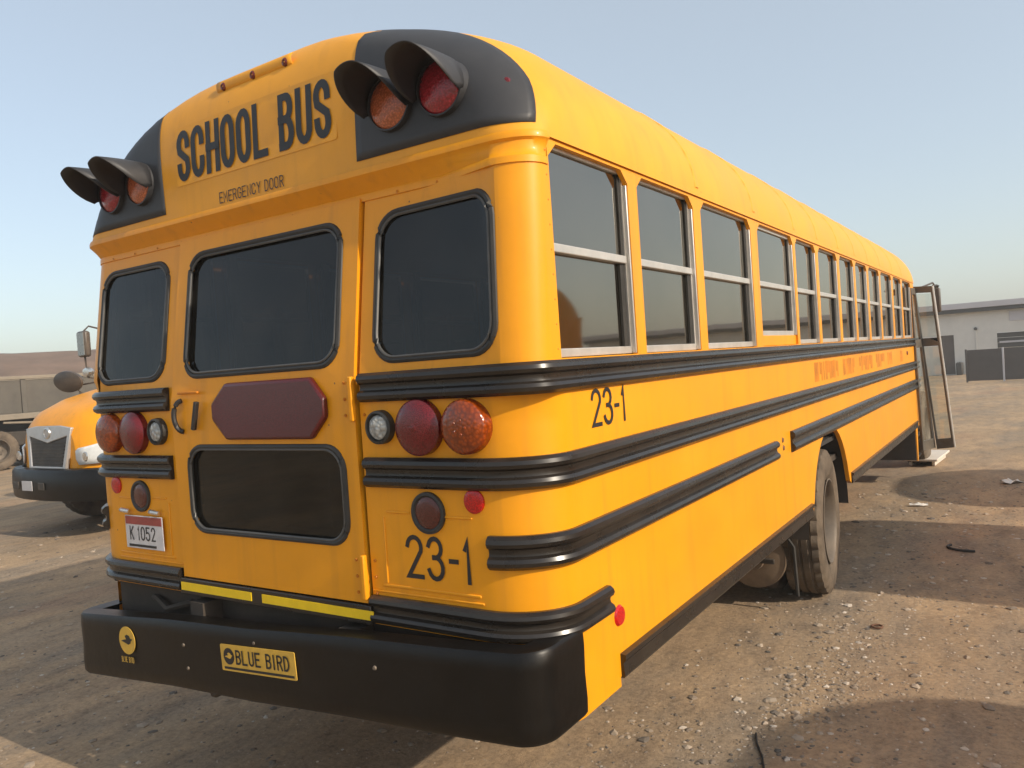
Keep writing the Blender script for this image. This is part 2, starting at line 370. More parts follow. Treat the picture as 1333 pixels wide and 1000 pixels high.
# ================================================================== the school bus (rear faces -Y)
A, ZB, HC, LB = 1.22, 2.40, .64, 9.12
CX, CY = .13, .10                # corner radii above the belt; the lower corners are rounder
def dome(z):
    s = min(1., max(0., (z-ZB)/HC)); a = 1.228*(1-s**2.2)**(1/2.2)
    return a, .055+.5*(1-math.sqrt(max(0, 1-s**6))), min(.15+.34*s**.9, a*.96), .10+.48*s**.9
def fade(x): return 1-.6*max(0, min(1, (x-.95)/.14))
def corner(z, sgn=1):
    k = max(0, min(1, (z-(1.645 if sgn > 0 else 1.705))/.035)); return .22+(CX-.22)*k, .18+(CY-.18)*k
def rear_y(x, z):
    if z >= ZB:
        a, yb, rx, ry = dome(z); e = max(0, (abs(x)-(a-rx))/rx)
        return yb+ry*(1-math.sqrt(max(0, 1-min(1, e)**2)))
    rx, ry = corner(z, 1 if x > 0 else -1)
    y = .148*max(0, z-1.66)*fade(x); e = max(0, (abs(x)-(A-rx))/rx)
    return y + ry*(1-math.sqrt(max(0, 1-min(1, e)**2)))
def hpath(z, x0, y1, off=0, ang=90, ny=1, sgn=1, cz=None):
    """points (x,y,nx,ny) of the skin at height z on one half (x mirrored by the caller): from rear x0 round the corner to side y1"""
    if z >= ZB: a, yb, rx, ry = dome(z)
    else: a = A; rx, ry = corner(cz or z, sgn); yb = .148*max(0, z-1.66)*fade(sgn*1.2)
    pts = []; xf = a-rx
    if x0 < xf:
        for k in range(5):
            x = x0+(xf-x0)*k/5; y = yb if z >= ZB else .148*max(0, z-1.66)*fade(sgn*x)
            pts.append((x, y-off, 0, -1))
    n = 14
    t0 = 0
    if x0 > xf: t0 = math.degrees(math.asin(min(1, (x0-xf)/rx)))
    for k in range(n+1):
        t = R(t0+(ang-t0)*k/n); x = xf+rx*math.sin(t)
        nv = Vector((math.sin(t)/rx, -math.cos(t)/ry)).normalized()
        yy = yb if z >= ZB else .148*max(0, z-1.66)*fade(sgn*x)
        pts.append((x+nv.x*off, yy+ry*(1-math.cos(t))+nv.y*off, nv.x, nv.y))
    if y1 is not None:
        ys = yb+ry
        for k in range(1, ny+1): pts.append((a+off, ys+(y1-ys)*k/ny, 1, 0))
    return pts

bus = empty('school_bus', (0,0,0), 0, 'large yellow school bus seen from behind, lettered SCHOOL BUS and 23-1, with black rub rails', 'bus')

# --- roof with both end domes
rows = []; NZ = 26
def roof_rows(L, zlist):
    rows = []
    for z in zlist:
        a, yb, rx, ry = dome(z); half = [(0, yb)]
        for k in (.35, .7): half.append(((a-rx)*k, yb))
        for k in range(15):
            t = R(90*k/14); half.append((a-rx+rx*math.sin(t), yb+ry*(1-math.cos(t))))
        m0 = yb+ry; ns = 13
        side = [(a, m0+(L-2*m0)*k/ns) for k in range(1, ns)]
        full = half+side+[(x, L-y) for x, y in reversed(half)]
        full = full+[(-x, y) for x, y in reversed(full[1:-1])]
        rows.append([(x, y, z) for x, y in full])
    return rows
zl = [ZB+HC*math.sin(R(89.5*k/NZ)) for k in range(NZ+1)]
roof = MB().grid(roof_rows(LB, zl), True).build('roof', 'paint_roof', bus, angle=60)
# drip ledge between dome and rear wall: lip, shaded cove and riveted flange that run into both corners
b = MB()
for sg in (1, -1):
    rows = []
    for k, off, z in ((0, .002, ZB+.014), (0, .006, ZB+.005), (0, .006, ZB-.008), (0, -.002, ZB-.016), (.4, -.006, ZB-.036), (.9, -.003, ZB-.058), (1, .004, ZB-.064), (1, .005, ZB-.084), (1, -.003, ZB-.0855)):
        d = hpath(ZB, 0, .159, off, 90, 1); w_ = hpath(ZB-.08, 0, .158, off, 90, 1, sg)
        rows.append([(sg*(p[0]*(1-k)+q[0]*k), p[1]*(1-k)+q[1]*k, z) for p, q in zip(d, w_)])
    b.grid(rows)
ledge = b.build('drip_ledge', 'paint', bus, angle=40)
# --- lettered dome, black lamp panels
for sg in (1, -1):
    rows = []
    for k in range(17):
        s = k/16; z = 2.440+.505*s
        end = 62-18*max(0, s-.3)
        pp = hpath(z, .545+.02*s, None, .003, end)
        # resample evenly
        L = [0]
        for i in range(1, len(pp)): L.append(L[-1]+math.dist(pp[i][:2], pp[i-1][:2]))
        row = []
        for q in range(25):
            d = L[-1]*q/24; i = max(j for j in range(len(L)) if L[j] <= d+1e-9); i = min(i, len(L)-2); f = (d-L[i])/max(1e-9, L[i+1]-L[i])
            row.append((sg*(pp[i][0]+(pp[i+1][0]-pp[i][0])*f), pp[i][1]+(pp[i+1][1]-pp[i][1])*f, z))
        rows.append(row)
    MB().grid(rows).build('lamp_panel', 'black_panel', bus, solid=.002, angle=60)
def on_dome(x, z, off=0): return (x, rear_y(x, z)-.004-off, z)
_, x_ = text('lettering', 'SCHOOL', on_dome, -.440, 2.550, .083, .205, .0285, .0105, 'letter_black', bus)
text('lettering', 'BUS', on_dome, x_+.050, 2.550, .083, .205, .0285, .0105, 'letter_black', bus)
_, x_ = text('lettering', 'EMERGENCY', on_dome, -.190, 2.424, .0225, .043, .0040, .0052, 'letter_black', bus)
text('lettering', 'DOOR', on_dome, x_+.016, 2.424, .0225, .043, .0040, .0052, 'letter_black', bus)
# the yellow reflective film behind the lettering
MB().poly(rrect(-.455, .462, 2.535, 2.772, .01, 2), [], lambda u, v: (u, rear_y(u, v)-.002, v)).build('reflective_band', 'letter_yellow', bus)
# identification lamps in a raised pod
b = MB(); rows = []
for k in range(9):
    t = R(180*k/8); rows.append([(x, rear_y(0, 2.885)-.002-.014*math.sin(t), 2.885+.022*math.cos(t)) for x in (-.205, -.18, 0, .20, .225)])
pod = b.grid(rows).build('lamp_pod', 'paint_roof', bus, solid=-.002, angle=60)
for x in (-.165, .01, .19):
    MB().lathe([(0, .0), (-.008, .008), (-.004, .015), (.006, .017)], (x, rear_y(0, 2.885)-.014, 2.880), n=14).build('marker_lamp', 'marker_red', pod)
# --- warning lamps with visors
def warn(x, lensm):
    z = 2.592; y0 = .045; r = .090
    hb = MB().lathe([(.16, r*.97), (.0, r), (-.012, r*.98), (-.012, r*.92), (.0, r*.91)], (x, y0, z), n=36).build('warning_lamp', 'black_panel', bus)
    MB().lathe([(-.004, r*.92), (-.012, r*.82), (-.020, r*.55), (-.025, r*.28), (-.0265, .0)], (x, y0, z), n=36).build('lens', lensm, hb)
    rows = []
    for k in range(31):
        t = -14+208*k/30; up = math.sin(R(t)); q_ = max(0, min(1, (up+.26)/1.1)); ln = .012+.175*q_**.6
        rows.append([(x+(r*1.02+.003*q)*math.cos(R(t)), y0-.002-ln*q, z+(r*1.02+.003*q)*math.sin(R(t))-.012*q*q) for q in (0, .25, .5, .75, 1)])
    MB().grid(rows).build('visor', 'black_panel', hb, solid=.003, angle=60)
for x, lm in ((.715, 'lens_amber_plain'), (.925, 'lens_red_plain'), (-.70, 'lens_amber_plain'), (-.915, 'lens_red_plain')): warn(x, lm)
for sg in (1, -1):
    p = hpath(2.60, .3, None, 0, 46)[-1]
    MB().lathe([(.01, .016), (-.006, .014), (-.011, .008), (-.012, 0)], (sg*(p[0]), p[1], 2.585), n=14).build('marker_lamp', 'lens_red', bus)

# --- rear wall: corners, lower and upper panels
for sg in (1, -1):
    # quarter panel: rear part and corner; below the bumper line only the side end runs down
    zs = [.885+(1.70-.885)*k/10 for k in range(11)]
    MB().grid([[(sg*p[0], p[1], z) for p in hpath(z, .527, .42, 0, 90, 1, sg)] for z in zs]).build('rear_quarter_panel', 'paint', bus, angle=50)
    MB().grid([[(sg*p[0], p[1], z) for p in hpath(z, 1.185, .42, 0, 90, 1, sg)] for z in (.628, .70, .80, .8845)]).build('quarter_skirt', 'paint', bus, angle=50)
    # upper: flat with the window hole, then the corner post
    ol = [(.527, 1.70), (.8, 1.70), (1.105, 1.70), (1.105, 2.0), (1.105, ZB-.07), (.8, ZB-.07), (.527, ZB-.07)]
    hole = rrect(.595, 1.090, 1.765, 2.255, .085)
    MB().poly(ol, [hole], lambda u, v: (sg*u, rear_y(sg*u, v), v), (0, .03, 0)).build('rear_wall_panel', 'paint', bus, angle=30)
    rows = []
    for k in range(9):
        z = 1.70+(ZB-.06-1.70)*k/8
        rows.append([(sg*p[0], p[1], z) for p in hpath(z, 1.1051, .160, 0, 90, 1, sg)])
    MB().grid(rows).build('corner_post', 'paint', bus, angle=50)
    # gasket and pane
    gp = rrect(.593, 1.092, 1.763, 2.257, .087)
    wn = empty('rear_window', (0, 0, 0)); wn.parent = bus
    pts = [(sg*u, rear_y(sg*u, v)+.003, v) for u, v in gp]
    MB().tube(pts, .0115, 8, True).build('gasket', 'rubber', wn)
    MB().tube([(sg*(u+(.83-u)*.045), rear_y(sg*u, v)-.003, v+(2.01-v)*.045) for u, v in gp], .0055, 6, True).build('gasket_bead', 'gasket_bead', wn)
    MB().poly(rrect(.60, 1.086, 1.77, 2.25, .08), [], lambda u, v: (sg*u, rear_y(sg*u, v)+.006, v)).build('pane', 'glass_rear', wn)

# --- emergency door
door = empty('emergency_door', (0,0,0)); door.parent = bus
dn = -.012
h1 = rrect(-.430, .430, 1.765, 2.255, .08); h2 = rrect(-.418, .446, 1.152, 1.482, .08)
def on_door(u, v, o=0): return (u, rear_y(u, v)+dn-o, v)
ol = [(-.513, .955), (.513, .955), (.513, 1.3), (.513, 1.66), (.513, 2.0), (.513, 2.325), (0, 2.325), (-.513, 2.325), (-.513, 2.0), (-.513, 1.66), (-.513, 1.3)]
MB().poly(ol, [h1, h2], on_door, (0, .04, 0)).build('door_panel', 'paint', door, angle=30)
for (x0, x1, z0, z1, r, mm) in ((-.432, .432, 1.763, 2.257, .082, 'glass_rear'), (-.420, .448, 1.150, 1.484, .082, 'glass_rear')):
    gp = rrect(x0, x1, z0, z1, r); zc = (z0+z1)/2
    g = MB().tube([(u, rear_y(u, v)+dn+.003, v) for u, v in gp], .0115, 8, True).build('window_gasket', 'rubber', door)
    MB().tube([(u*.972, rear_y(u, v)+dn-.003, v+(zc-v)*.055) for u, v in gp], .005, 6, True).build('gasket_bead', 'gasket_bead', g)
    MB().poly(rrect(x0+.006, x1-.006, z0+.006, z1-.006, r-.006), [], lambda u, v: (u, rear_y(u, v)+.0, v)).build('pane', mm, door)
# red octagon-ended stop panel
c = .075
MB().poly([(-.232+c, 1.512), (.385-c, 1.512), (.385, 1.512+c), (.385, 1.728-c), (.385-c, 1.728), (-.232+c, 1.728), (-.232, 1.728-c), (-.232, 1.512+c)], [], lambda u, v: (u, rear_y(u, v)-.030, v), (0, .02, 0)).build('stop_sign_panel', 'sign_red', door, bevel=.010)
# handle: recessed pull and lever
MB().tube([(-.436+-.028*math.sin(R(a)), -.016-.020*math.sin(R(a)), 1.608+.062*math.cos(R(a))) for a in range(0, 181, 15)], .010, 8).build('pull_handle', 'letter_black', door)
MB().box((-.343, -.024, 1.608), (.016, .018, .115), Matrix.Rotation(R(16), 3, 'Y')).build('lever', 'letter_black', door, bevel=.003)
MB().box((-.39, -.016, 1.70), (.13, .010, .010)).build('handle_trim', 'paint_faded', door, bevel=.003)
for z in (1.645, 1.045):
    hg = MB().box((.512, -.020, z), (.018, .020, .15)).build('hinge', 'paint', door, bevel=.004)
    for dz in (-.055, 0, .055):
        for dx in (-.04, .035):
            MB().lathe([(0, 0), (-.004, .004), (0, .0062)], (.512+dx, -.0125 if dx < 0 else -.0005, z+dz), n=8).build('bolt', 'paint_faded', hg)
# sill strip with reflective tape below the door
sill = MB().span((-.53, -.022, .885), (.53, .02, .95)).build('door_sill', 'black_trim', bus, bevel=.004)
MB().span((-.520, -.025, .902), (-.082, -.0222, .934)).build('reflective_tape', 'reflective_yellow', sill)
MB().span((-.020, -.025, .902), (.545, -.0222, .934)).build('reflective_tape', 'reflective_yellow', sill)

# --- rub rails
def rail(name, z0, z1, x0, y1, sgn, ny=1, cz=None):
    h = z1-z0; d = .026
    pr = [(-.004, 0), (.014, 0), (d, .10*h), (d+.003, .22*h), (d-.002, .33*h), (.013, .40*h), (.011, .5*h), (.013, .60*h), (d-.002, .67*h), (d+.003, .78*h), (d, .90*h), (.014, h), (-.004, h)]
    p = [((sgn*x, y, z0), (sgn*nx, nv, 0), (0,0,1)) for x, y, nx, nv in hpath(z0, x0, y1, 0, 90, ny, sgn, cz)]
    o = MB().sweep(p, pr).build(name, 'black_trim', bus, angle=28)
    return o
for sg in (1, -1):
    r1 = rail('rub_rail', 1.632, 1.728, .545, 8.98, sg, 12, 1.75 if sg > 0 else None)
    r2 = rail('rub_rail', 1.350, 1.448, .545, 8.98, sg, 12)
    if sg == 1: rail('rub_rail', 1.112, 1.214, 1.025, 2.43, sg, 4)
    else: rail('rub_rail', 1.112, 1.214, 1.085, 2.43, sg, 4)
    rail('rub_rail', .893, .985, .532, .36, sg, 2)

# --- sides
WIN = [(.166,.725),(.805,1.385),(1.475,2.215),(2.335,3.085),(3.14,3.69),(3.765,4.395),(4.475,5.055),(5.125,5.675),(5.755,6.355),(6.43,7.145),(7.245,7.855),(7.955,8.685)]
WC, WR = 3.82, .60
def rail_flat(z0, z1, y0, y1, sgn, name='rub_rail'):
    h = z1-z0; d = .026
    pr = [(-.004, 0), (.014, 0), (d, .10*h), (d+.003, .22*h), (d-.002, .33*h), (.013, .40*h), (.011, .5*h), (.013, .60*h), (d-.002, .67*h), (d+.003, .78*h), (d, .90*h), (.014, h), (-.004, h)]
    return MB().sweep([((sgn*A, y, z0), (sgn, 0, 0), (0,0,1)) for y in (y0, y1)], pr).build(name, 'black_trim', bus, angle=28)
for sg in (1, -1):
    arch = [(WC+WR*math.cos(R(t)), .52+.63*math.sin(R(t))) for t in range(180, -1, -10)]
    arch = [(y, max(.68, z)) for y, z in arch]
    seen = []
    for p in arch:
        if not seen or math.dist(seen[-1], p) > .01: seen.append(p)
    ol = [(.42, 1.70), (.42, .66)]+[(.42+.3*k, .66) for k in (2, 4, 6, 8)]+[(WC-WR-.03, .66)]+seen+[(WC+WR+.03, .66), (6, .66), (8.5, .66), (8.98, .66), (8.98, 1.70), (6.5, 1.70), (4, 1.70), (2, 1.70)]
    MB().poly(ol, [], lambda u, v: (sg*A, u, v), (-sg*.03, 0, 0)).build('side_panel', 'paint', bus, angle=30)
    # window band: skin with a hole for each window, shoulders of the holes chamfered as in the pressed panel
    holes = []
    for k, (y0, y1) in enumerate(WIN):
        holes.append([(y0, 1.732), (y1, 1.732), (y1, 2.345), (y1-.05, 2.388), (y0+.05, 2.388), (y0, 2.345)])
    ol = [(.160, 1.7001), (1.4, 1.7001), (3, 1.7001), (5, 1.7001), (7, 1.7001), (8.98, 1.7001), (8.98, ZB+.02), (7, ZB+.02), (5, ZB+.02), (3, ZB+.02), (1.4, ZB+.02), (.160, ZB+.02)]
    MB().poly(ol, holes, lambda u, v: (sg*A, u, v), (-sg*.0185, 0, 0)).build('window_band', 'paint', bus, angle=30)
    for k, (y0, y1) in enumerate(WIN):
        sw = empty('side_window', (0,0,0)); sw.parent = bus
        xo, xi = sg*(A-.019), sg*(A-.045); fr = .017 if k != 3 else .024
        zb, zt = (1.735 if k != 3 else 1.79), 2.395
        b = MB()
        b.span((xi, y0+.001, zb), (xo, y0+fr, zt)); b.span((xi, y1-fr, zb), (xo, y1-.001, zt))
        b.span((xi, y0+fr, zb), (xo, y1-fr, zb+.026)); b.span((xi, y0+fr, zt-fr), (xo, y1-fr, zt))
        b.span((sg*(A-.0188), y1-.010, zb+.0), (sg*(A-.003), y1-.0006, 2.34)); b.span((sg*(A-.0188), y0+.0006, zb), (sg*(A-.003), y0+.006, 2.34))
        b.build('window_frame', 'aluminium', sw, bevel=.002)
        MB().span((xi, y0+fr, 2.058), (xo+sg*.006, y1-fr, 2.086)).build('meeting_rail', 'aluminium', sw, bevel=.003)
        MB().span((sg*(A-.030), y0+fr*.8, 2.085), (sg*(A-.034), y1-fr*.8, zt-fr*.8)).build('upper_pane', 'glass_side', sw)
        MB().span((sg*(A-.036), y0+fr*.8, zb+.02), (sg*(A-.040), y1-fr*.8, 2.06)).build('lower_pane', 'glass_side', sw)
        MB().span((sg*(A-.054), y0, 1.70), (sg*(A-.075), y0+.05, 2.42)).build('pillar', 'interior', sw)
        MB().span((sg*(A-.0345), y1-fr-.036, zb+.027), (sg*(A-.0250), y1-fr-.0005, 2.0575)).build('jamb_strip', 'rubber', sw)  # added black strips before the panes, for the dark jamb seen in glass
        MB().span((sg*(A-.0285), y1-fr-.018, 2.0865), (sg*(A-.0240), y1-fr-.0005, zt-fr-.0005)).build('jamb_strip', 'rubber', sw)
        if k == 3:
            MB().span((sg*(A-.05), y0+.001, 1.733), (sg*(A-.012), y1-.001, 1.789)).build('sill_panel', 'paint', sw, bevel=.003)
    # lower trim channel
    for y0, y1 in ((.425, WC-WR-.05), (WC+WR+.04, 8.60)):
        MB().sweep([((sg*A, y, .655), (sg, 0, 0), (0,0,1)) for y in (y0, y1)], [(-.03, 0), (.010, 0), (.014, .008), (.010, .05), (.020, .062), (.020, .078), (-.002, .082), (-.03, .08)]).build('skirt_trim', 'black_trim', bus, angle=28)
    rail_flat(1.112, 1.232, 2.76, 8.98, sg)
# roof bows: thin raised seams over the roof
for y in (1.43, 2.27, 3.11, 3.73, 4.43, 5.09, 5.71, 6.39, 7.19, 7.9):
    path = []
    for k in range(25):
        t = R(3+174*k/24); z = ZB+HC*math.sin(t); a = dome(z)[0]; x = a*(1 if k < 12 else -1) if k != 12 else 0
        path.append((x, z))
    rows = [[(x*1.0012, y-.02, z+.0005), (x*1.003, y-.012, z+.0035), (x*1.003, y+.012, z+.0035), (x*1.0012, y+.02, z+.0005)] for x, z in path]
    MB().grid(rows).build('roof_seam', 'paint_roof', bus, angle=60)
# round-head rivets along the rear header flange and corner post
b = MB()
for k in range(13):
    x = -1.02+.17*k
    b.lathe([(0, 0), (-.002, .003), (.0, .005)], (x, rear_y(x, ZB-.078)-.008, ZB-.0765), n=8)
b.build('header_rivets', 'paint_faded', bus)
b = MB()
for k in range(9): b.lathe([(.003, 0), (.002, .003), (0, .005)], (A-.001, .150, 1.76+.075*k), axis='x', n=8)
b.build('post_rivets', 'paint_faded', bus)
for (y, z) in ((2.59, 1.20), (2.60, 1.155)):
    MB().lathe([(.006, 0), (.005, .012), (0, .016)], (A, y, z), axis='x', n=12).build('side_marker', 'rust', bus)
# ghost of removed lettering: duller paint patches
for y0, y1 in ((3.46, 4.22), (4.40, 4.86), (5.06, 5.72), (5.90, 6.40), (6.6, 6.9), (7.5, 7.68)):
    y = y0
    while y < y1:
        wv = rnd.uniform(.025, .085); zt_ = 1.607-rnd.uniform(0, .012); zb_ = 1.478+rnd.choice((0, 0, .004, .045))
        MB().span((A+.0003, y, zb_), (A+.0009, min(y+wv, y1), zt_)).build('faded_patch', 'paint_faded', bus)
        y += wv+rnd.choice((.006, .010, .030))
MB().lathe([(.012, 0), (.010, .02), (0, .026)], (A, 8.05, 1.56), axis='x', n=14).build('side_marker', 'lens_red', bus)

# --- rear lamps
def round_lamp(name, x, z, r, m, rim=None, parent=bus, depth=.03):
    y = rear_y(x, z); o = MB().lathe([(.01, r*1.0), (-depth*.55, r*.98), (-depth*.75, r*.9), (-depth*.95, r*.6), (-depth, 0)], (x, y, z), n=36).build(name, m, parent)
    if rim: MB().lathe([(.01, r*1.32), (-depth*.8, r*1.28), (-depth*.95, r*1.1), (-depth*.5, r*.985)], (x, y, z), n=36).build('rim', rim, o)
    return o
for sg in (1, -1):
    round_lamp('reversing_lamp', sg*.623, 1.548, .043, 'lens_clear', 'rubber')
    o = round_lamp('brake_lamp', sg*.790, 1.545, .091, 'lens_red', None, depth=.045)
    MB().lathe([(-.047, 0), (-.045, .012), (-.040, .016)], (sg*.790, 0, 1.545), n=18).build('lens_boss', 'lens_red', o)
    o = round_lamp('turn_lamp', sg*.974, 1.545, .086, 'lens_amber', None, depth=.05)
    b = MB()
    for rr, cnt in ((.022, 5), (.045, 10), (.066, 15)):
        for k in range(cnt):
            t = 2*math.pi*k/cnt; cx, cz = sg*.974+rr*math.cos(t), 1.545+rr*math.sin(t); yy_ = -.05*(1-(rr/.088)**2*.45)+.006
            b.lathe([(-.010, 0), (-.008, .004), (0, .008)], (cx, yy_, cz), n=7)
    b.build('lens_beads', 'lens_amber', o)
    round_lamp('round_reflector', sg*.795, 1.272, .052, 'reflector_dark', 'rubber', depth=.012)
    round_lamp('small_reflector', sg*.978, 1.315, .038, 'reflector_red', depth=.010)
MB().lathe([(.010, 0), (.008, .030), (0, .036)], (A, .435, .862), axis='x', n=24).build('small_reflector', 'reflector_red', bus)
# pressed beads of the lower quarter panel
for sg in (1, -1):
    for c_, d_ in (((.665, 1.268), (.10, .008)), ((.905, 1.262), (.12, .008)), ((.78, 1.022), (.40, .010)), ((.60, 1.14), (.006, .22)), ((.76, 1.000), (.46, .008))):
        MB().box((sg*c_[0], -.001, c_[1]), (d_[0], .006, d_[1])).build('pressed_bead', 'paint', bus, bevel=.003)
def on_rear(x, z, off=0): return (x, rear_y(x, z)-.002-off, z)
text('fleet_number', '23-1', on_rear, .688, 1.056, .072, .142, .0150, .014, 'letter_black', bus)
def on_side(u, z, off=0): return (A+.002+off, u, z)
text('fleet_number', '23-1', on_side, .335, 1.502, .070, .125, .0135, .012, 'letter_black', bus)
# licence plate, lamp bolts, latch box on the left
pl = MB().box((-.775, -.012, 1.118), (.275, .004, .142)).build('licence_plate', 'plate_white', bus, bevel=.002)
MB().box((-.775, -.0150, 1.168), (.262, .0015, .034)).build('plate_band', 'plate_red', pl)
text('plate_characters', 'K 1052', lambda u, v, o=0: (u, -.0150-o, v), -.880, 1.083, .030, .060, .0065, .008, 'letter_black', pl, space=.012)
MB().box((-.79, -.0150, 1.060), (.20, .0015, .010)).build('plate_sticker', 'letter_black', pl)
for x in (-.90, -.68):
    MB().tube([(x-.035, -.015, 1.21), (x, -.03, 1.213), (x+.03, -.018, 1.206)], .010, 8).build('plate_lamp', 'chrome', bus)
MB().span((-1.262, .17, 1.085), (-1.205, .26, 1.20)).build('latch_box', 'rubber', bus, bevel=.008)

# --- rear bumper (sags to the left)
TILT = .062
def bumper_path(y_end, n=8, hx=1.235, yb=-.105, r=.10):
    pts = [(-hx, y_end, -1, 0)]
    for k in range(n+1): t = R(90*k/n); pts.append((-hx+r-r*math.cos(t), yb+r-r*math.sin(t), -math.cos(t), -math.sin(t)))
    for x in (-.9, -.5, -.25, 0, .25, .5, .9): pts.append((x, yb-.004*(1-abs(x)), 0, -1))
    for k in range(n+1): t = R(90*(1-k/n)); pts.append((hx-r+r*math.cos(t), yb+r-r*math.sin(t), math.cos(t), -math.sin(t)))
    pts.append((hx, y_end, 1, 0)); return pts
def bz(x): return .700+TILT*x
pb = [(-.006, .118), (-.078, .126), (-.080, .132), (-.004, .133), (.004, .124), (.006, .08), (.003, 0), (.006, -.08), (.004, -.122), (-.006, -.136), (-.04, -.138), (-.04, -.132), (-.010, -.128), (-.004, -.08), (-.006, 0)]
path = [((x, y, bz(x)+.015*noise.noise((x*1.3, y, 5))), (nx, ny, 0), (TILT*0, 0, 1)) for x, y, nx, ny in bumper_path(.15)]
bp_ = MB().sweep(path, pb).build('bumper', 'black_bumper', bus, angle=40)
for x, dz in ((-.40, .045), (-.38, -.045), (.03, .085), (.62, .05)):
    MB().lathe([(-.005, 0), (-.004, .006), (0.004, .009)], (x, -.1125, bz(x)+dz), n=10).build('bolt', 'rim', bp_)
tl = Matrix.Rotation(-math.atan(TILT), 3, 'Y')
def on_bumper(cx, cz, o0): 
    def f(u, v, off=0):
        p = tl @ Vector((u, 0, v)); return (cx+p.x, -.1170-o0-off, cz+p.z)
    return f
ex, ez = -.79, bz(-.79)+.035
em = MB().poly([(.058*math.cos(R(t)), .058*math.sin(R(t))) for t in range(0, 360, 12)], [], on_bumper(ex, ez, 0), (0, .002, 0)).build('round_sticker', 'sticker_yellow', bp_)
bird = [(-.042,.002),(-.02,.008),(-.004,.010),(-.012,.024),(.004,.030),(.020,.026),(.028,.014),(.044,.012),(.030,.004),(.026,-.006),(.010,-.012),(-.010,-.006),(-.026,-.002)]
MB().poly(bird, [], on_bumper(ex, ez-.005, .0012)).build('bird_emblem', 'letter_black', em)
text('sticker_lettering', 'BLUE BIRD', on_bumper(ex, ez, .001), -.053, -.092, .0095, .024, .003, .0022, 'sticker_yellow', em, space=.005)
px_, pz_ = .045, bz(.045)+.022
pt = MB().poly(rrect(-.205, .205, -.050, .048, .005, 2), [], on_bumper(px_, pz_, .001), (0, .003, 0)).build('maker_plate', 'sticker_yellow', bp_)
text('plate_lettering', 'BLUE BIRD', on_bumper(px_, pz_, .0025), -.118, -.022, .030, .054, .0075, .0065, 'letter_black', pt, space=.016)
MB().poly([(-.158+.031*math.cos(R(t)), .005+.031*math.sin(R(t))) for t in range(0, 360, 15)], [], on_bumper(px_, pz_, .0018)).build('plate_emblem', 'letter_black', pt)
MB().poly([(u*.55-.158, v*.55+.003) for u, v in bird], [], on_bumper(px_, pz_, .003)).build('plate_bird', 'sticker_yellow', pt)
MB().poly([(-.19, -.043), (.195, -.043), (.195, -.034), (-.19, -.034)], [], on_bumper(px_, pz_, .002)).build('plate_line', 'letter_black', pt)
MB().span((-1.12, .06, .70), (1.12, .09, .885)).build('gap_backing', 'underbody', bus)  # dark backing plate added to blacken the gap above the bumper
# under the tail: frame rails, bracket, tailpipe, tow hooks
for x in (-.42, .42): MB().span((x-.04, -.03, .62), (x+.04, 8.9, .86)).build('frame_rail', 'underbody', bus)
MB().span((-1.15, .05, .86), (1.15, 9.0, .90)).build('underfloor', 'underbody', bus)
for y in (1.0, 2.2, 5.2, 6.6, 8.0): MB().span((-1.15, y-.04, .74), (1.15, y+.04, .8595)).build('cross_member', 'underbody', bus)
MB().tube([(-.78, -.02, .52), (-.78, .3, .52), (-.70, 1.2, .56), (-.66, 3.0, .58)], .05, 14).build('tailpipe', 'underbody', bus)
for x in (-.62, -.36): MB().box((x, .02, .535), (.04, .10, .10)).build('tow_bracket', 'underbody', bus, bevel=.01)
MB().tube([(-.95, .10, .80), (-.80, .04, .82), (-.70, .02, .79), (-.58, .05, .82), (-.45, .06, .80)], .014, 6).build('loose_hose', 'underbody', bus)

# --- wheels
def tyre_mesh():
    pf = [(-.10, .285), (-.128, .325), (-.137, .395), (-.131, .450), (-.124, .468), (-.112, .492), (-.072, .4985), (-.066, .486), (-.052, .486), (-.046, .499), (-.010, .4995), (-.006, .487), (.006, .487), (.010, .4995),
          (.046, .499), (.052, .486), (.066, .486), (.072, .4985), (.112, .492), (.124, .468), (.131, .450), (.137, .395), (.128, .325), (.10, .285)]
    def fn(k, j, r):
        if j in (5, 6, 17, 18) and k % 4 == 0: return r-.016
        if j in (4, 19) and k % 4 == 0: return r-.006
        return r
    return MB().lathe(pf, (0,0,0), 'x', 128, fn).mesh('tyre', 'tyre', angle=38)
def rim_mesh():
    pf = [(.120, .286), (.128, .292), (.130, .284), (.110, .268), (-.04, .258), (-.085, .20), (-.09, .15), (-.02, .145), (.02, .13), (.035, .09), (.04, 0)]
    b = MB().lathe(pf, (0,0,0), 'x', 48)
    for k in range(10):
        t = 2*math.pi*k/10; b.lathe([(-.05, 0), (-.05, .012), (-.09, .012)], (0, .168*math.cos(t), .168*math.sin(t)), 'x', 6)
    return b.mesh('rim', 'rim', angle=38)
TY, RM = tyre_mesh(), rim_mesh()
def wheel(parent, x, y, flip, name='wheel'):
    e = empty(name, (x, y, .497), 0); e.parent = parent
    e.rotation_euler = (0, 0, math.pi if flip else 0)
    for nm, me in (('tyre', TY), ('rim', RM)):
        o = bpy.data.objects.new(nm, me); col.objects.link(o); o.parent = e
    return e
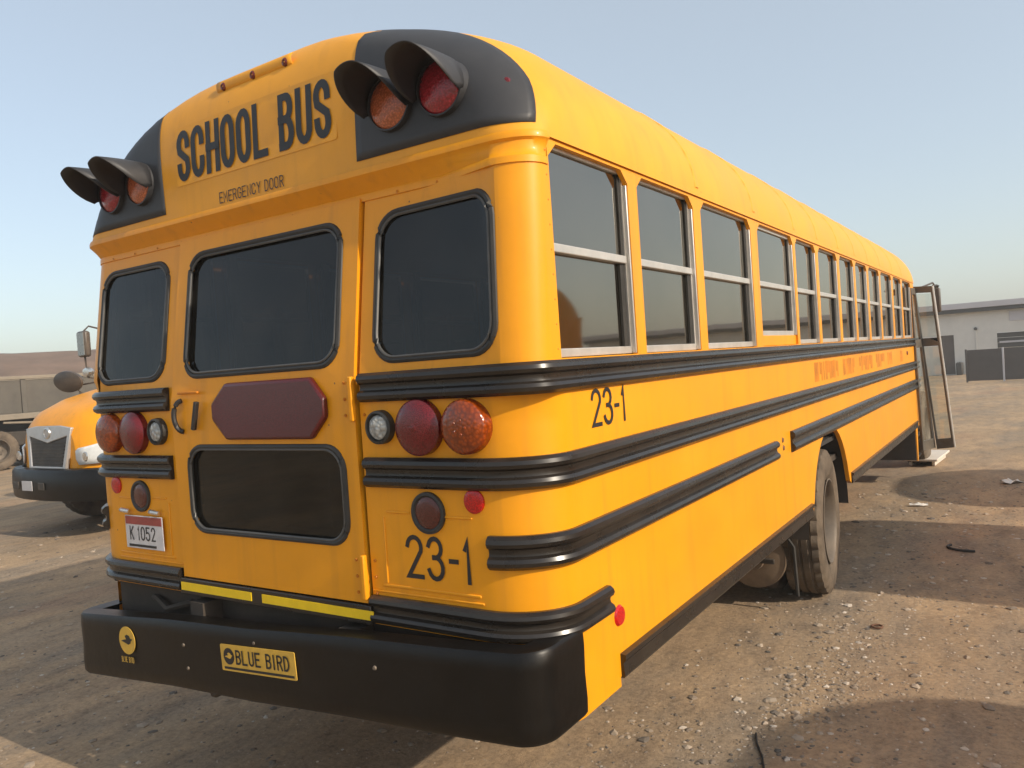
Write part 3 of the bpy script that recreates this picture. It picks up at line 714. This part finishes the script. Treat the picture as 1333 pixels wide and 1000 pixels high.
for sg in (1, -1):
    wr_ = wheel(bus, sg*1.062, 3.80, sg < 0); wr_.rotation_euler.z += R(4); wheel(bus, sg*.74, 3.80, sg > 0)
    wheel(bus, sg*1.04, 10.15, sg < 0)
    # wheel-housing box in the body
    b = MB(); rr = [(WC+.64*math.cos(R(t)), .50+.67*math.sin(R(t))) for t in range(0, 181, 12)]
    b.grid([[(sg*1.19, y, z) for y, z in rr], [(sg*.55, y, z) for y, z in rr]])
    b.poly(rr, [], lambda u, v: (sg*.55, u, v)); b.build('wheel_housing', 'underbody', bus, angle=40)
    MB().span((sg*.60, 3.12, .24), (sg*1.16, 3.13, .70)).build('mud_flap', 'underbody', bus) if sg < 0 else None
ax = MB().tube([(-1.0, 3.80, .497), (1.0, 3.80, .497)], .07, 14).build('rear_axle', 'axle_dust', bus)
MB().lathe([(-.2, .0), (-.18, .12), (-.05, .19), (.05, .19), (.18, .12), (.2, 0)], (0, 3.80, .497), 'y', 20).build('differential', 'axle_dust', bus)
bd = MB().lathe([(-.05, .0), (-.05, .07), (-.02, .075), (-.02, .12), (.0, .20), (.03, .205), (.10, .20)], (.80, 3.30, .33), 'y', 32).build('brake_drum', 'axle_dust', bus)
MB().box((.80, 3.24, .33), (.30, .02, .035)).build('drum_bracket', 'underbody', bd, bevel=.006)
MB().tube([(1.02, 3.30, .66), (1.03, 3.28, .48), (1.06, 3.30, .42), (1.07, 3.30, .10)], .012, 6).build('brake_hose', 'rubber', bus)

# --- interior: floor, seats
MB().span((-1.17, .16, 1.02), (1.17, 9.0, 1.05)).build('cabin_floor', 'interior', bus)
sm = MB()
rows = []
for k, (y, z) in enumerate(((-.02, .0), (-.02, .34), (.03, .70), (.06, .73), (.12, .73), (.145, .70), (.13, .34), (.62, .32), (.66, .27), (.66, .20), (.13, .18), (.13, 0))):
    rows.append((y, z))
seatp = MB().sweep([((x, 0, 0), (0, 1, 0), (0, 0, 1)) for x in (-.46, -.44, .44, .46)], rows).mesh('seat', 'seat_vinyl')
y = .55
while y < 8.3:
    for sg in (1, -1):
        o = bpy.data.objects.new('seat', seatp); col.objects.link(o); o.parent = bus; o.location = (sg*.67, y, 1.05)
    y += .71
MB().span((-1.16, .35, 1.72), (-1.12, .36, 2.38)).build('interior_post', 'interior', bus)

# --- front end: cowl, hood, bumper (mostly hidden), step well and open entrance door
b = MB(); b.span((-1.2, 9.0, .66), (1.2, 9.04, 1.70)); b.build('cowl', 'paint', bus)
b = MB(); b.poly([(-1.2, 1.7002), (1.2, 1.7002), (1.2, ZB+.02), (-1.2, ZB+.02)], [rrect(-1.08, 1.08, 1.78, 2.38, .06)], lambda u, v: (u, 9.03, v), (0, -.03, 0)); b.build('windscreen_surround', 'paint', bus)
MB().poly(rrect(-1.08, 1.08, 1.78, 2.38, .06), [], lambda u, v: (u, 9.015, v)).build('windscreen', 'glass_rear', bus)
def hood_rows():
    rows = []
    for y, hw, zt, zl_ in ((0, .60, 1.38, .80), (.05, .74, 1.46, .80), (.20, .92, 1.58, .80), (.5, 1.03, 1.71, .78), (.9, 1.08, 1.81, .78), (1.3, 1.11, 1.87, .78), (1.62, 1.12, 1.89, .78)):
        row = []
        for k in range(25):
            t = R(180*k/24); cx = math.copysign(abs(math.cos(t))**.50, math.cos(t)); sz = abs(math.sin(t))**.55
            row.append((hw*cx, y, zl_+(zt-zl_)*sz))
        rows.append(row)
    return rows
HR = hood_rows()
MB().grid([[(x, 10.75-y, z) for x, y, z in r] for r in HR]).build('hood', 'paint', bus, angle=60)
st = MB(); st.span((.70, 8.50, .27), (1.205, 8.52, .86)); st.span((.70, 8.52, .27), (.72, 9.05, .86)); st.span((.72, 8.52, .27), (1.20, 9.05, .29)); st.span((.95, 8.53, .52), (1.2, 9.05, .54))
st.build('step_well', 'underbody', bus)
MB().poly([(8.50, .66), (8.66, .66), (8.60, .26), (8.53, .26)], [], lambda u, v: (A-.003, u, v), (-.02, 0, 0)).build('step_skirt', 'paint', bus)
ed = empty('entrance_door', (0,0,0)); ed.parent = bus
def leaf(p_top_in, p_top_out, p_bot_in, p_bot_out, fm, edge=True):
    """door leaf through four corners: stiles, rails, two panes"""
    a, b_, c_, d_ = (Vector(p) for p in (p_bot_in, p_bot_out, p_top_in, p_top_out))
    def f(u, v, o=0): return a.lerp(b_, u).lerp(c_.lerp(d_, u), v) + nrm*o
    nrm = (b_-a).cross(c_-a).normalized()
    lf = MB().poly([(0,0),(1,0),(1,1),(0,1)], [[(.11,.06),(.89,.06),(.89,.63),(.11,.63)], [(.11,.68),(.89,.68),(.89,.96),(.11,.96)]], f, nrm*.03, True).build('door_leaf', fm, ed, bevel=.004)
    for v0, v1 in ((.055, .625), (.685, .955)):
        MB().poly([(.10, v0), (.90, v0), (.90, v1), (.10, v1)], [], lambda u, v: f(u, v, .015)).build('pane', 'glass_clear', lf)
    if edge: MB().tube([f(1.0, v/6, .012) for v in range(7)], .014, 8).build('edge_strip', 'aluminium', lf)
    return lf
leaf((1.215, 9.02, 2.36), (1.435, 8.98, 2.345), (1.385, 9.02, .345), (1.575, 8.98, .37), 'door_frame')
leaf((1.205, 8.70, 2.33), (1.212, 9.00, 2.34), (1.235, 8.70, .36), (1.34, 9.00, .36), 'door_frame', False)
MB().tube([(1.43, 9.02, 2.34), (1.47, 9.05, 2.345), (1.49, 9.05, 2.33)], .018, 8).build('door_arm', 'rubber', ed)
rm = MB().box((1.40, 9.75, 2.20), (.10, .06, .32)).build('wing_mirror', 'mirror_black', bus, bevel=.02)
MB().tube([(1.15, 9.1, 2.3), (1.38, 9.6, 2.42), (1.40, 9.75, 2.36)], .012, 6).build('mirror_arm', 'mirror_black', rm)

# ================================================================== white board by the entrance
wb = MB().box((1.10, 10.15, .10), (.40, 1.05, .035), Matrix.Rotation(R(4), 3, 'X') @ Matrix.Rotation(R(5), 3, 'Z'))
wb = MB(); wb.box((0, 0, .085), (.40, 1.0, .03)); wb.span((-.16, -.42, .0), (-.12, .42, .07)); wb.span((.12, -.42, 0), (.16, .42, .07))
o = wb.build('step_board', 'white_board', bevel=.006); o.location = (1.13, 10.35, 0.0); o.rotation_euler = (0, 0, R(-4))
tag(o, 'cream white step board on the ground below the open entrance door', 'board')

# ================================================================== the other school buses (front faces -Y)
def make_front_bus(name, label, group):
    t = empty(name, (0,0,0), 0, label, 'bus', group)
    hood = MB().grid([[(x, y+.10, z) for x, y, z in r] for r in HR]).add([(x, .1005, z) for x, y, z in HR[0]], [tuple(range(len(HR[0])))]).build('hood', 'paint', t, angle=40)
    # grille: silver surround, dark slatted insert, round emblem
    gr = MB().poly([(-.54, 1.345), (-.3, 1.375), (.3, 1.375), (.54, 1.345), (.43, .84), (-.43, .84)], [[(-.455, 1.250), (0, 1.165), (.455, 1.250), (.375, .875), (-.375, .875)]], lambda u, v: (u, .085-(v-1.1)*-.10-.02, v), (0, .05, 0), True).build('grille', 'grille_silver', t, bevel=.008)
    MB().poly([(-.46, 1.255), (0, 1.17), (.46, 1.255), (.38, .87), (-.38, .87)], [], lambda u, v: (u, .085+(v-1.1)*.10, v)).build('grille_insert', 'grille_dark', gr)
    for k in range(7):
        z = .915+.042*k; hw = .355+.055*(k/6); MB().box((0, .078+(z-1.1)*.10, z), (2*hw-.02, .012, .010)).build('grille_slat', 'grille_dark', gr)
    e_ = MB().lathe([(0, .075), (-.015, .07), (-.02, .055), (-.012, .05), (-.014, .0)], (0, .085, 1.285), n=28).build('emblem', 'chrome', gr)
    MB().lathe([(-.016, .048), (-.018, 0)], (0, .084, 1.285), n=24).build('emblem_disc', 'grille_silver', e_)
    for sg in (1, -1):
        # swept headlamp on the corner of the hood
        P = lambda y, zf: (sg*(0.615+.50*max(0., min(1, (y-.015)/.42))**.62), y+.055, zf)
        rows = []
        for k in range(9):
            y = .03+.40*k/8; q = k/8; rows.append([P(y, .90+.02*q), P(y-.012, .97+.02*q), P(y-.012, 1.07+.09*q), P(y, 1.10+.13*q)])
        hl = MB().grid(rows).build('headlight', 'headlight', t, solid=.02, angle=60)
        MB().lathe([(-.012, 0), (-.01, .05), (.0, .06)], (sg*.80, .10, 1.0), n=20).build('headlamp_bowl', 'chrome', hl)
        # fender flare over the front wheel
        rr = [(1.20+.60*math.cos(R(a)), .50+.62*math.sin(R(a))) for a in range(0, 181, 10)]
        MB().sweep([((sg*1.06, y, z), (sg, 0, 0), (0, (y-1.2)/.62, (z-.5)/.62)) for y, z in rr], [(-.35, -.01), (.10, -.02), (.13, .0), (.12, .05), (-.35, .10)]).build('fender', 'paint', t, angle=50)
        wheel(t, sg*1.05, 1.20, sg < 0); wheel(t, sg*1.05, 7.4, sg < 0)
        # mirrors
        ov = MB().lathe([(.10, 0), (.08, .13), (.0, .19), (-.03, .19), (-.05, .15), (-.07, 0)], (0, 0, 0), n=28).build('crossview_mirror', 'mirror_black', t)
        ov.location = (sg*.98, .90, 1.93); ov.scale = (1.38, 1, .80); ov.rotation_euler = (R(14), 0, R(-12*sg))
        a_ = MB().tube([(sg*.96, .95, 1.86), (sg*.90, 1.05, 1.74), (sg*.86, 1.15, 1.66)], .014, 6).build('mirror_arm', 'mirror_black', t)
        MB().tube([(sg*.97, .95, 1.86), (sg*.55, 1.1, 1.90), (sg*.35, 1.35, 1.84)], .012, 6).build('mirror_arm', 'mirror_black', t)
        fm = MB().box((sg*1.36, 1.35, 2.47), (.22, .09, .38)).build('flat_mirror', 'mirror_black', t, bevel=.03)
        MB().box((sg*1.36, 1.398, 2.47), (.18, .004, .33)).build('mirror_glass', 'mirror_face', fm)
        MB().box((sg*1.36, 1.302, 2.47), (.18, .006, .33)).build('mirror_back', 'mirror_face', fm)
        MB().tube([(sg*1.36, 1.35, 2.65), (sg*1.33, 1.42, 2.73), (sg*1.15, 1.72, 2.62)], .014, 6).build('mirror_arm', 'mirror_black', fm)
        MB().tube([(sg*1.36, 1.35, 2.29), (sg*1.34, 1.36, 1.98), (sg*1.12, 1.75, 1.90)], .014, 6).build('mirror_arm', 'mirror_black', fm)
        lw = MB().lathe([(.06, 0), (.05, .09), (.0, .12), (-.03, .09), (-.04, 0)], (0,0,0), n=20).build('convex_mirror', 'chrome', t); lw.location = (sg*1.34, 1.36, 2.06); lw.scale = (1, 1, .6)
        # body side
        MB().span((sg*1.16, 1.85, .64), (sg*1.205, 11.6, 1.72)).build('side_panel', 'paint', t)
        MB().span((sg*1.16, 1.85, 2.36), (sg*1.205, 11.6, ZB+.03)).build('side_header', 'paint', t)
        for k in range(13):
            y0 = 1.95+.74*k
            w_ = MB().span((sg*1.175, y0+.04, 1.74), (sg*1.18, y0+.70, 2.35)).build('side_window', 'glass_side', t)
            MB().span((sg*1.15, y0-.035, 1.7205), (sg*1.20, y0+.035, 2.3595)).build('window_pillar', 'paint', t)
        for z in (1.64, 1.36, 1.12): MB().span((sg*1.2055, 2.0, z), (sg*1.23, 11.5, z+.09)).build('rub_rail', 'black_trim', t, bevel=.006)
    n = 24; pts = []
    for k in range(n+1):
        t_ = R(180*k/n); x = -1.21*math.cos(t_); y = .62-.72*math.sin(t_)**.55
        nx, ny = Vector((-math.cos(t_)*.9, -math.sin(t_)*1.0)).normalized(); pts.append(((x, y, .66), (nx, ny, 0), (0,0,1)))
    bm_ = MB().sweep(pts, [(-.10, -.18), (-.02, -.18), (.0, -.15), (.01, 0), (0, .15), (-.03, .19), (-.12, .20), (-.12, .19), (-.05, .16), (-.03, 0), (-.05, -.15)]).build('bumper', 'black_bumper', t, angle=40)
    lp = MB().box((-.18, -.118, .66), (.25, .006, .12)).build('licence_plate', 'plate_white', bm_, bevel=.002)
    for x in (-.47, .15): MB().box((x, -.112, .66), (.14, .012, .09)).build('bumper_vent', 'grille_dark', bm_, bevel=.01)
    MB().span((-1.15, 1.78, .64), (1.15, 1.82, 1.74)).build('cowl', 'paint', t)
    MB().poly([(-1.19, 1.7402), (1.19, 1.7402), (1.19, ZB+.02), (-1.19, ZB+.02)], [rrect(-1.06, 1.06, 1.80, 2.36, .06)], lambda u, v: (u, 1.80, v), (0, .03, 0)).build('windscreen_surround', 'paint', t)
    MB().poly(rrect(-1.07, 1.07, 1.79, 2.37, .06), [], lambda u, v: (u, 1.815, v)).build('windscreen', 'glass_rear', t)
    MB().span((-1.20, 11.60, .64), (1.20, 11.64, ZB+.03)).build('rear_wall', 'paint', t)
    MB().span((-1.15, 1.83, .80), (1.15, 11.59, 1.04)).build('floor', 'underbody', t)
    MB().span((-.45, .2, .52), (.45, 11.3, .795)).build('chassis', 'underbody', t)
    MB().grid([[(x, y+1.72, z) for x, y, z in r] for r in roof_rows(9.98, zl)], True).build('roof', 'paint_roof', t, angle=60)
    return t
b2 = make_front_bus('school_bus', 'yellow school bus with silver grille parked nose towards us behind the lettered bus', None)
b2.location = (-7.76, 2.92, 0)
for x, y, lab in ((5.35, 4.95, 'yellow school bus parked tail towards the rear wheel of the lettered bus'), (6.05, 8.25, 'yellow school bus parked tail towards the open entrance door of the lettered bus'),
                  (6.35, .92, 'yellow school bus parked tail towards the tail corner of the lettered bus')):
    c_ = copy_tree(b2); c_.location = (x+11.64, y, 0); c_.rotation_euler = (0, 0, R(90))
    tag(c_, lab, 'bus', 'buses parked across from the lettered bus')

# ================================================================== trailer behind on the left
tr = empty('dump_trailer', (-19.0, 7.4, 0), math.atan2(.99, .15), 'brown grey high sided open trailer standing behind the parked yellow bus', 'trailer')
L_ = 11.0; X0 = -5.0
for k in range(9):
    x = X0+L_*k/8
    MB().span((x-.06, -.07, 1.30), (x+.06, -.001, 2.24)).build('stake', 'trailer_metal', tr, bevel=.01)
    MB().span((x-.06, 2.401, 1.30), (x+.06, 2.47, 2.24)).build('stake', 'trailer_metal', tr, bevel=.01)
    if k < 8:
        x1 = X0+L_*(k+1)/8
        MB().span((x+.061, -.035, 1.40), (x1-.061, 0, 2.22)).build('side_panel', 'trailer_metal', tr, bevel=.01)
        MB().span((x+.061, 2.40, 1.40), (x1-.061, 2.435, 2.22)).build('side_panel', 'trailer_metal', tr, bevel=.01)
for y in (-.05, 2.45): MB().span((X0-.1, y-.05, 2.2405), (X0+L_+.1, y+.05, 2.33)).build('top_rail', 'trailer_rail', tr, bevel=.015)
for y in (-.05, 2.45): MB().span((X0-.1, y-.06, 1.24), (X0+L_+.1, y+.06, 1.385)).build('bottom_rail', 'trailer_rail', tr, bevel=.015)
MB().span((X0, .02, 1.26), (X0+L_, 2.38, 1.36)).build('floor', 'trailer_metal', tr)
MB().span((X0+L_-.05, .02, 1.37), (X0+L_, 2.38, 2.22)).build('end_board', 'trailer_metal', tr); MB().span((X0, .02, 1.37), (X0+.05, 2.38, 2.22)).build('end_board', 'trailer_metal', tr)
for y in (.7, 1.7): MB().span((X0, y-.06, .95), (X0+L_, y+.06, 1.255)).build('frame_rail', 'underbody', tr)
for xx in (-1.35, -.15, 1.05, 5.3):
    for yy_ in (.18, 2.22):
        e = wheel(tr, xx, yy_, False); e.rotation_euler = (0, 0, R(-90 if yy_ < 1 else 90))
    MB().tube([(xx, .2, .497), (xx, 2.2, .497)], .06, 10).build('axle', 'underbody', tr)
    for y in (.7, 1.7): MB().span((xx-.08, y-.05, .5), (xx+.08, y+.05, .949)).build('suspension_block', 'underbody', tr)
MB().span((X0+.3, .3, .55), (X0+L_-.3, 2.1, .945)).build('underside_fill', 'underbody', tr, bevel=.05)  # dark box added for the frame and shadow mass under the trailer
MB().tube([(X0+5, -.02, 1.18), (X0+6.5, .0, 1.08), (X0+8, -.02, 1.16), (X0+9.5, 0, 1.05)], .03, 8).build('hose', 'trailer_rail', tr)

# ================================================================== soil bank far left
rows = []
for i in range(60):
    q = i/59; ang = R(112+ -62*q)   # sweeps across the far left
    ca, sa = math.cos(R(90)+R(8+92*q)), math.sin(R(90)+R(8+92*q)); row = []
    for j, (d, z) in enumerate(((38, -.4), (43, 1.6), (47, 3.3), (50, 4.2), (54, 4.5), (70, 4.2), (90, -.5))):
        n_ = noise.noise((q*14, j*.7, 3)); row.append((2.4+ca*(d+n_*2), -1.9+sa*(d+n_*2), z+(n_*.22+noise.noise((q*50, j, 1))*.08 if 0 < j < 6 else 0)))
    rows.append(row)
tag(MB().grid(rows).build('soil_bank', 'bank_soil', angle=180), kind='structure')

# ================================================================== building and fence far right
bl = empty('workshop_building', (3.0, 38, 0), 0, 'low pale stucco workshop with flat roof beyond the yard', 'building')
def W(x): return x-3.0
ol = [(-9, 0), (18, 0), (18, 2.86), (-9, 2.98)]
hd = [(W(-1.02), .02), (W(-.46), .02), (W(-.46), 1.76), (W(-1.02), 1.76)]
hg_ = [(W(1.17), .02), (W(4.6), .02), (W(4.6), 1.73), (W(1.17), 1.73)]
MB().poly(ol, [hd, hg_], lambda u, v: (u, 0, v), (0, .18, 0)).build('wall', 'wall_stucco', bl)
MB().span((W(-1.02), .10, .0), (W(-.46), .14, 1.76)).build('door', 'brown_door', bl)
gd = empty('roller_door', (0,0,0)); gd.parent = bl
for k in range(8): MB().span((W(1.17), .11+.0*k, .0+.216*k), (W(4.6), .14, .205+.216*k)).build('slat', 'roller_dark', gd, bevel=.01)
MB().span((W(1.25), .06, 1.28), (W(3.4), .105, 1.36)).build('rail', 'fascia', gd)
MB().span((-9.2, -.35, 2.87), (18.2, .2, 3.12)).build('fascia', 'fascia', bl, bevel=.01)
MB().span((-9.2, .2, 2.90), (18.2, 9, 3.10)).build('roof', 'fascia', bl)
MB().span((-9.1, -.30, 2.70), (18.1, .0, 2.868)).build('eave', 'roller_dark', bl)
MB().span((-9, .18, 0), (-8.8, 9, 2.9)).build('wall', 'wall_stucco', bl); MB().span((17.8, .18, 0), (18, 9, 2.86)).build('wall', 'wall_stucco', bl)
la = MB().tube([(W(.39), -.02, .05), (W(.39), -.02, 1.9)], .025, 8).build('conduit', 'wall_stucco', bl)
MB().lathe([(-.10, 0), (-.09, .06), (0, .07)], (W(.39), 0, 1.97), n=14).build('wall_lamp', 'roller_dark', bl)
MB().span((W(1.65), -.03, 2.2), (W(3.2), -.001, 2.62)).build('wall_vent', 'fascia', bl, bevel=.01)
MB().span((W(-.40), -.5, 0), (W(-.15), -.002, .55)).build('base_block', 'roller_dark', bl, bevel=.05)
fe = empty('yard_fence', (.40, 31, 0), R(-2), 'low dark brown sheet metal fence in front of the pale workshop', 'fence')
for k in range(6):
    x = 1.14*k
    MB().span((x-.03, -.04, 0), (x+.03, .04, 1.20)).build('post', 'fascia' if k == 1 else 'dark_metal', fe, bevel=.006)
    if k < 5: MB().span((x+.031, -.012, .05), (x+1.109, .012, 1.17)).build('panel', 'dark_metal', fe, bevel=.006)

# ================================================================== gravel, litter, wire
def stone_base(sd):
    bm = bmesh.new(); bmesh.ops.create_icosphere(bm, subdivisions=1, radius=1); r_ = random.Random(sd)
    for v in bm.verts: v.co *= r_.uniform(.7, 1.15)
    for v in bm.verts: v.co.z *= .6
    bm.verts.index_update(); o = ([v.co.copy() for v in bm.verts], [tuple(v.index for v in f.verts) for f in bm.faces]); bm.free(); return o
SB = [stone_base(i) for i in range(6)]
def gravel():
    b = MB(); 
    def put(x, y, s):
        vv, ff = rnd.choice(SB); a = rnd.uniform(0, 6.28); ca, sa = math.cos(a), math.sin(a); sx = rnd.uniform(.7, 1.4)
        z = gh(x, y)-s*.08
        b.add([(x+(v.x*sx*ca-v.y*sa)*s, y+(v.x*sx*sa+v.y*ca)*s, z+v.z*s) for v in vv], ff)
    for k in range(7000):
        q = rnd.random()
        if q < .55: x, y = rnd.uniform(.7, 2.7), .2+8.5*rnd.random()**1.6
        elif q < .8: x, y = rnd.uniform(-3.5, 1.4), rnd.uniform(-.9, 1.6)
        else: x, y = rnd.uniform(-9, -1.3), rnd.uniform(-.5, 4.5)
        d = math.dist((x, y), (2.4, -1.9))
        s = min(.024, .0035*math.exp(abs(rnd.gauss(0, .75))))*(1+.06*d)
        put(x, y, s)
    for k in range(900):                     # band of loose chippings beside the skirt
        y = rnd.gauss(2.2, .8); x = 1.35+rnd.gauss(0, .16)+.05*y
        put(x, y, min(.02, .004*math.exp(abs(rnd.gauss(0, .7)))))
    m = bpy.data.materials.new('gravel'); m.use_nodes = True; n = m.node_tree.nodes; l = m.node_tree.links; p = n['Principled BSDF']; p.inputs['Roughness'].default_value = .9
    g = n.new('ShaderNodeNewGeometry'); ra = n.new('ShaderNodeValToRGB'); e = ra.color_ramp.elements
    e[0].color = (.11, .095, .08, 1); e[1].color = (.52, .46, .39, 1); q = e.new(.45); q.color = (.28, .215, .155, 1); q = e.new(.85); q.color = (.40, .32, .24, 1)
    l.new(g.outputs['Random Per Island'], ra.inputs[0]); l.new(ra.outputs[0], p.inputs['Base Color']); M['gravel'] = m
    tag(b.build('gravel', 'gravel', smooth=False), 'loose small stones scattered over the dirt yard', 'gravel', kind='stuff')
gravel()
def scrap(x, y, s, label, m='paper', rz=0, asp=.6):
    b = MB(); rows = []
    for i in range(5):
        row = []
        for j in range(4):
            u, v = (i/4-.5)*s, (j/3-.5)*s*asp; z = .006+abs(noise.noise((x*9+i*.9, y*7+j*.8, 2)))*s*.35
            row.append((u*(1+.15*noise.noise((i, j, x))), v, z))
        rows.append(row)
    o = b.grid(rows).build('litter_scrap', m, solid=.002, smooth=False); o.location = (x, y, gh(x, y)+.002); o.rotation_euler = (0, 0, rz); tag(o, label, 'litter')
scrap(-.42, -.34, .10, 'crumpled pale paper scrap below the sticker end of the black bumper', rz=.4)
scrap(-.20, -.02, .07, 'small torn pale scrap on shaded dirt under the maker plate of the bumper', rz=1.2)
scrap(1.36, 7.1, .17, 'flat pale scrap on the dirt ahead of the rear wheel', rz=.2, asp=.4)
scrap(2.15, 8.6, .22, 'pale scrap in the far shadow strip towards the fence', rz=.6)
scrap(-2.3, 1.25, .12, 'small pale scrap on grey shaded dirt left of the bumper', rz=.9)
wire = MB().tube([(x, y, gh(x, y)+.006) for x, y in ((1.30, 1.55), (1.33, 1.46), (1.38, 1.36), (1.42, 1.25), (1.44, 1.14), (1.45, 1.02), (1.455, .9), (1.44, .78), (1.42, .6))], .0045, 6).build('black_wire', 'wire_black')
tag(wire, 'thin black wire curving over the dirt near the bus tail corner', 'wire')
rg = MB().tube([(1.56+.030*math.cos(R(a)), 3.15+.030*math.sin(R(a)), gh(1.56, 3.15)+.010) for a in range(0, 360, 20)], .006, 6, True).build('rusty_ring', 'rust')
tag(rg, 'small rusty ring lying on sunlit dirt behind the rear wheel', 'ring')
rs = MB().tube([(1.92+.16*math.cos(R(a)), 5.35+.12*math.sin(R(a)), gh(1.9, 5.3)+.012) for a in range(150, 300, 15)], .010, 6).build('rubber_strip', 'wire_black')
tag(rs, 'curved black rubber strip lying in the shadow beside the rear wheel', 'strip')

# ================================================================== smoke haze in the air
hb = MB().span((-2600, -2600, -1.6), (2600, 2600, 5.6)).build('haze', 'paper', smooth=False)
hm = bpy.data.materials.new('haze_air'); hm.use_nodes = True; hn = hm.node_tree.nodes; hn.remove(hn['Principled BSDF'])
pv = hn.new('ShaderNodeVolumePrincipled'); pv.inputs['Color'].default_value = (.86, .86, .84, 1); pv.inputs['Density'].default_value = .0035; pv.inputs['Anisotropy'].default_value = .3
hm.node_tree.links.new(pv.outputs[0], hn['Material Output'].inputs['Volume'])
hb.data.materials.clear(); hb.data.materials.append(hm); tag(hb, 'thin pale smoke haze hanging over the whole yard', 'haze', kind='stuff')
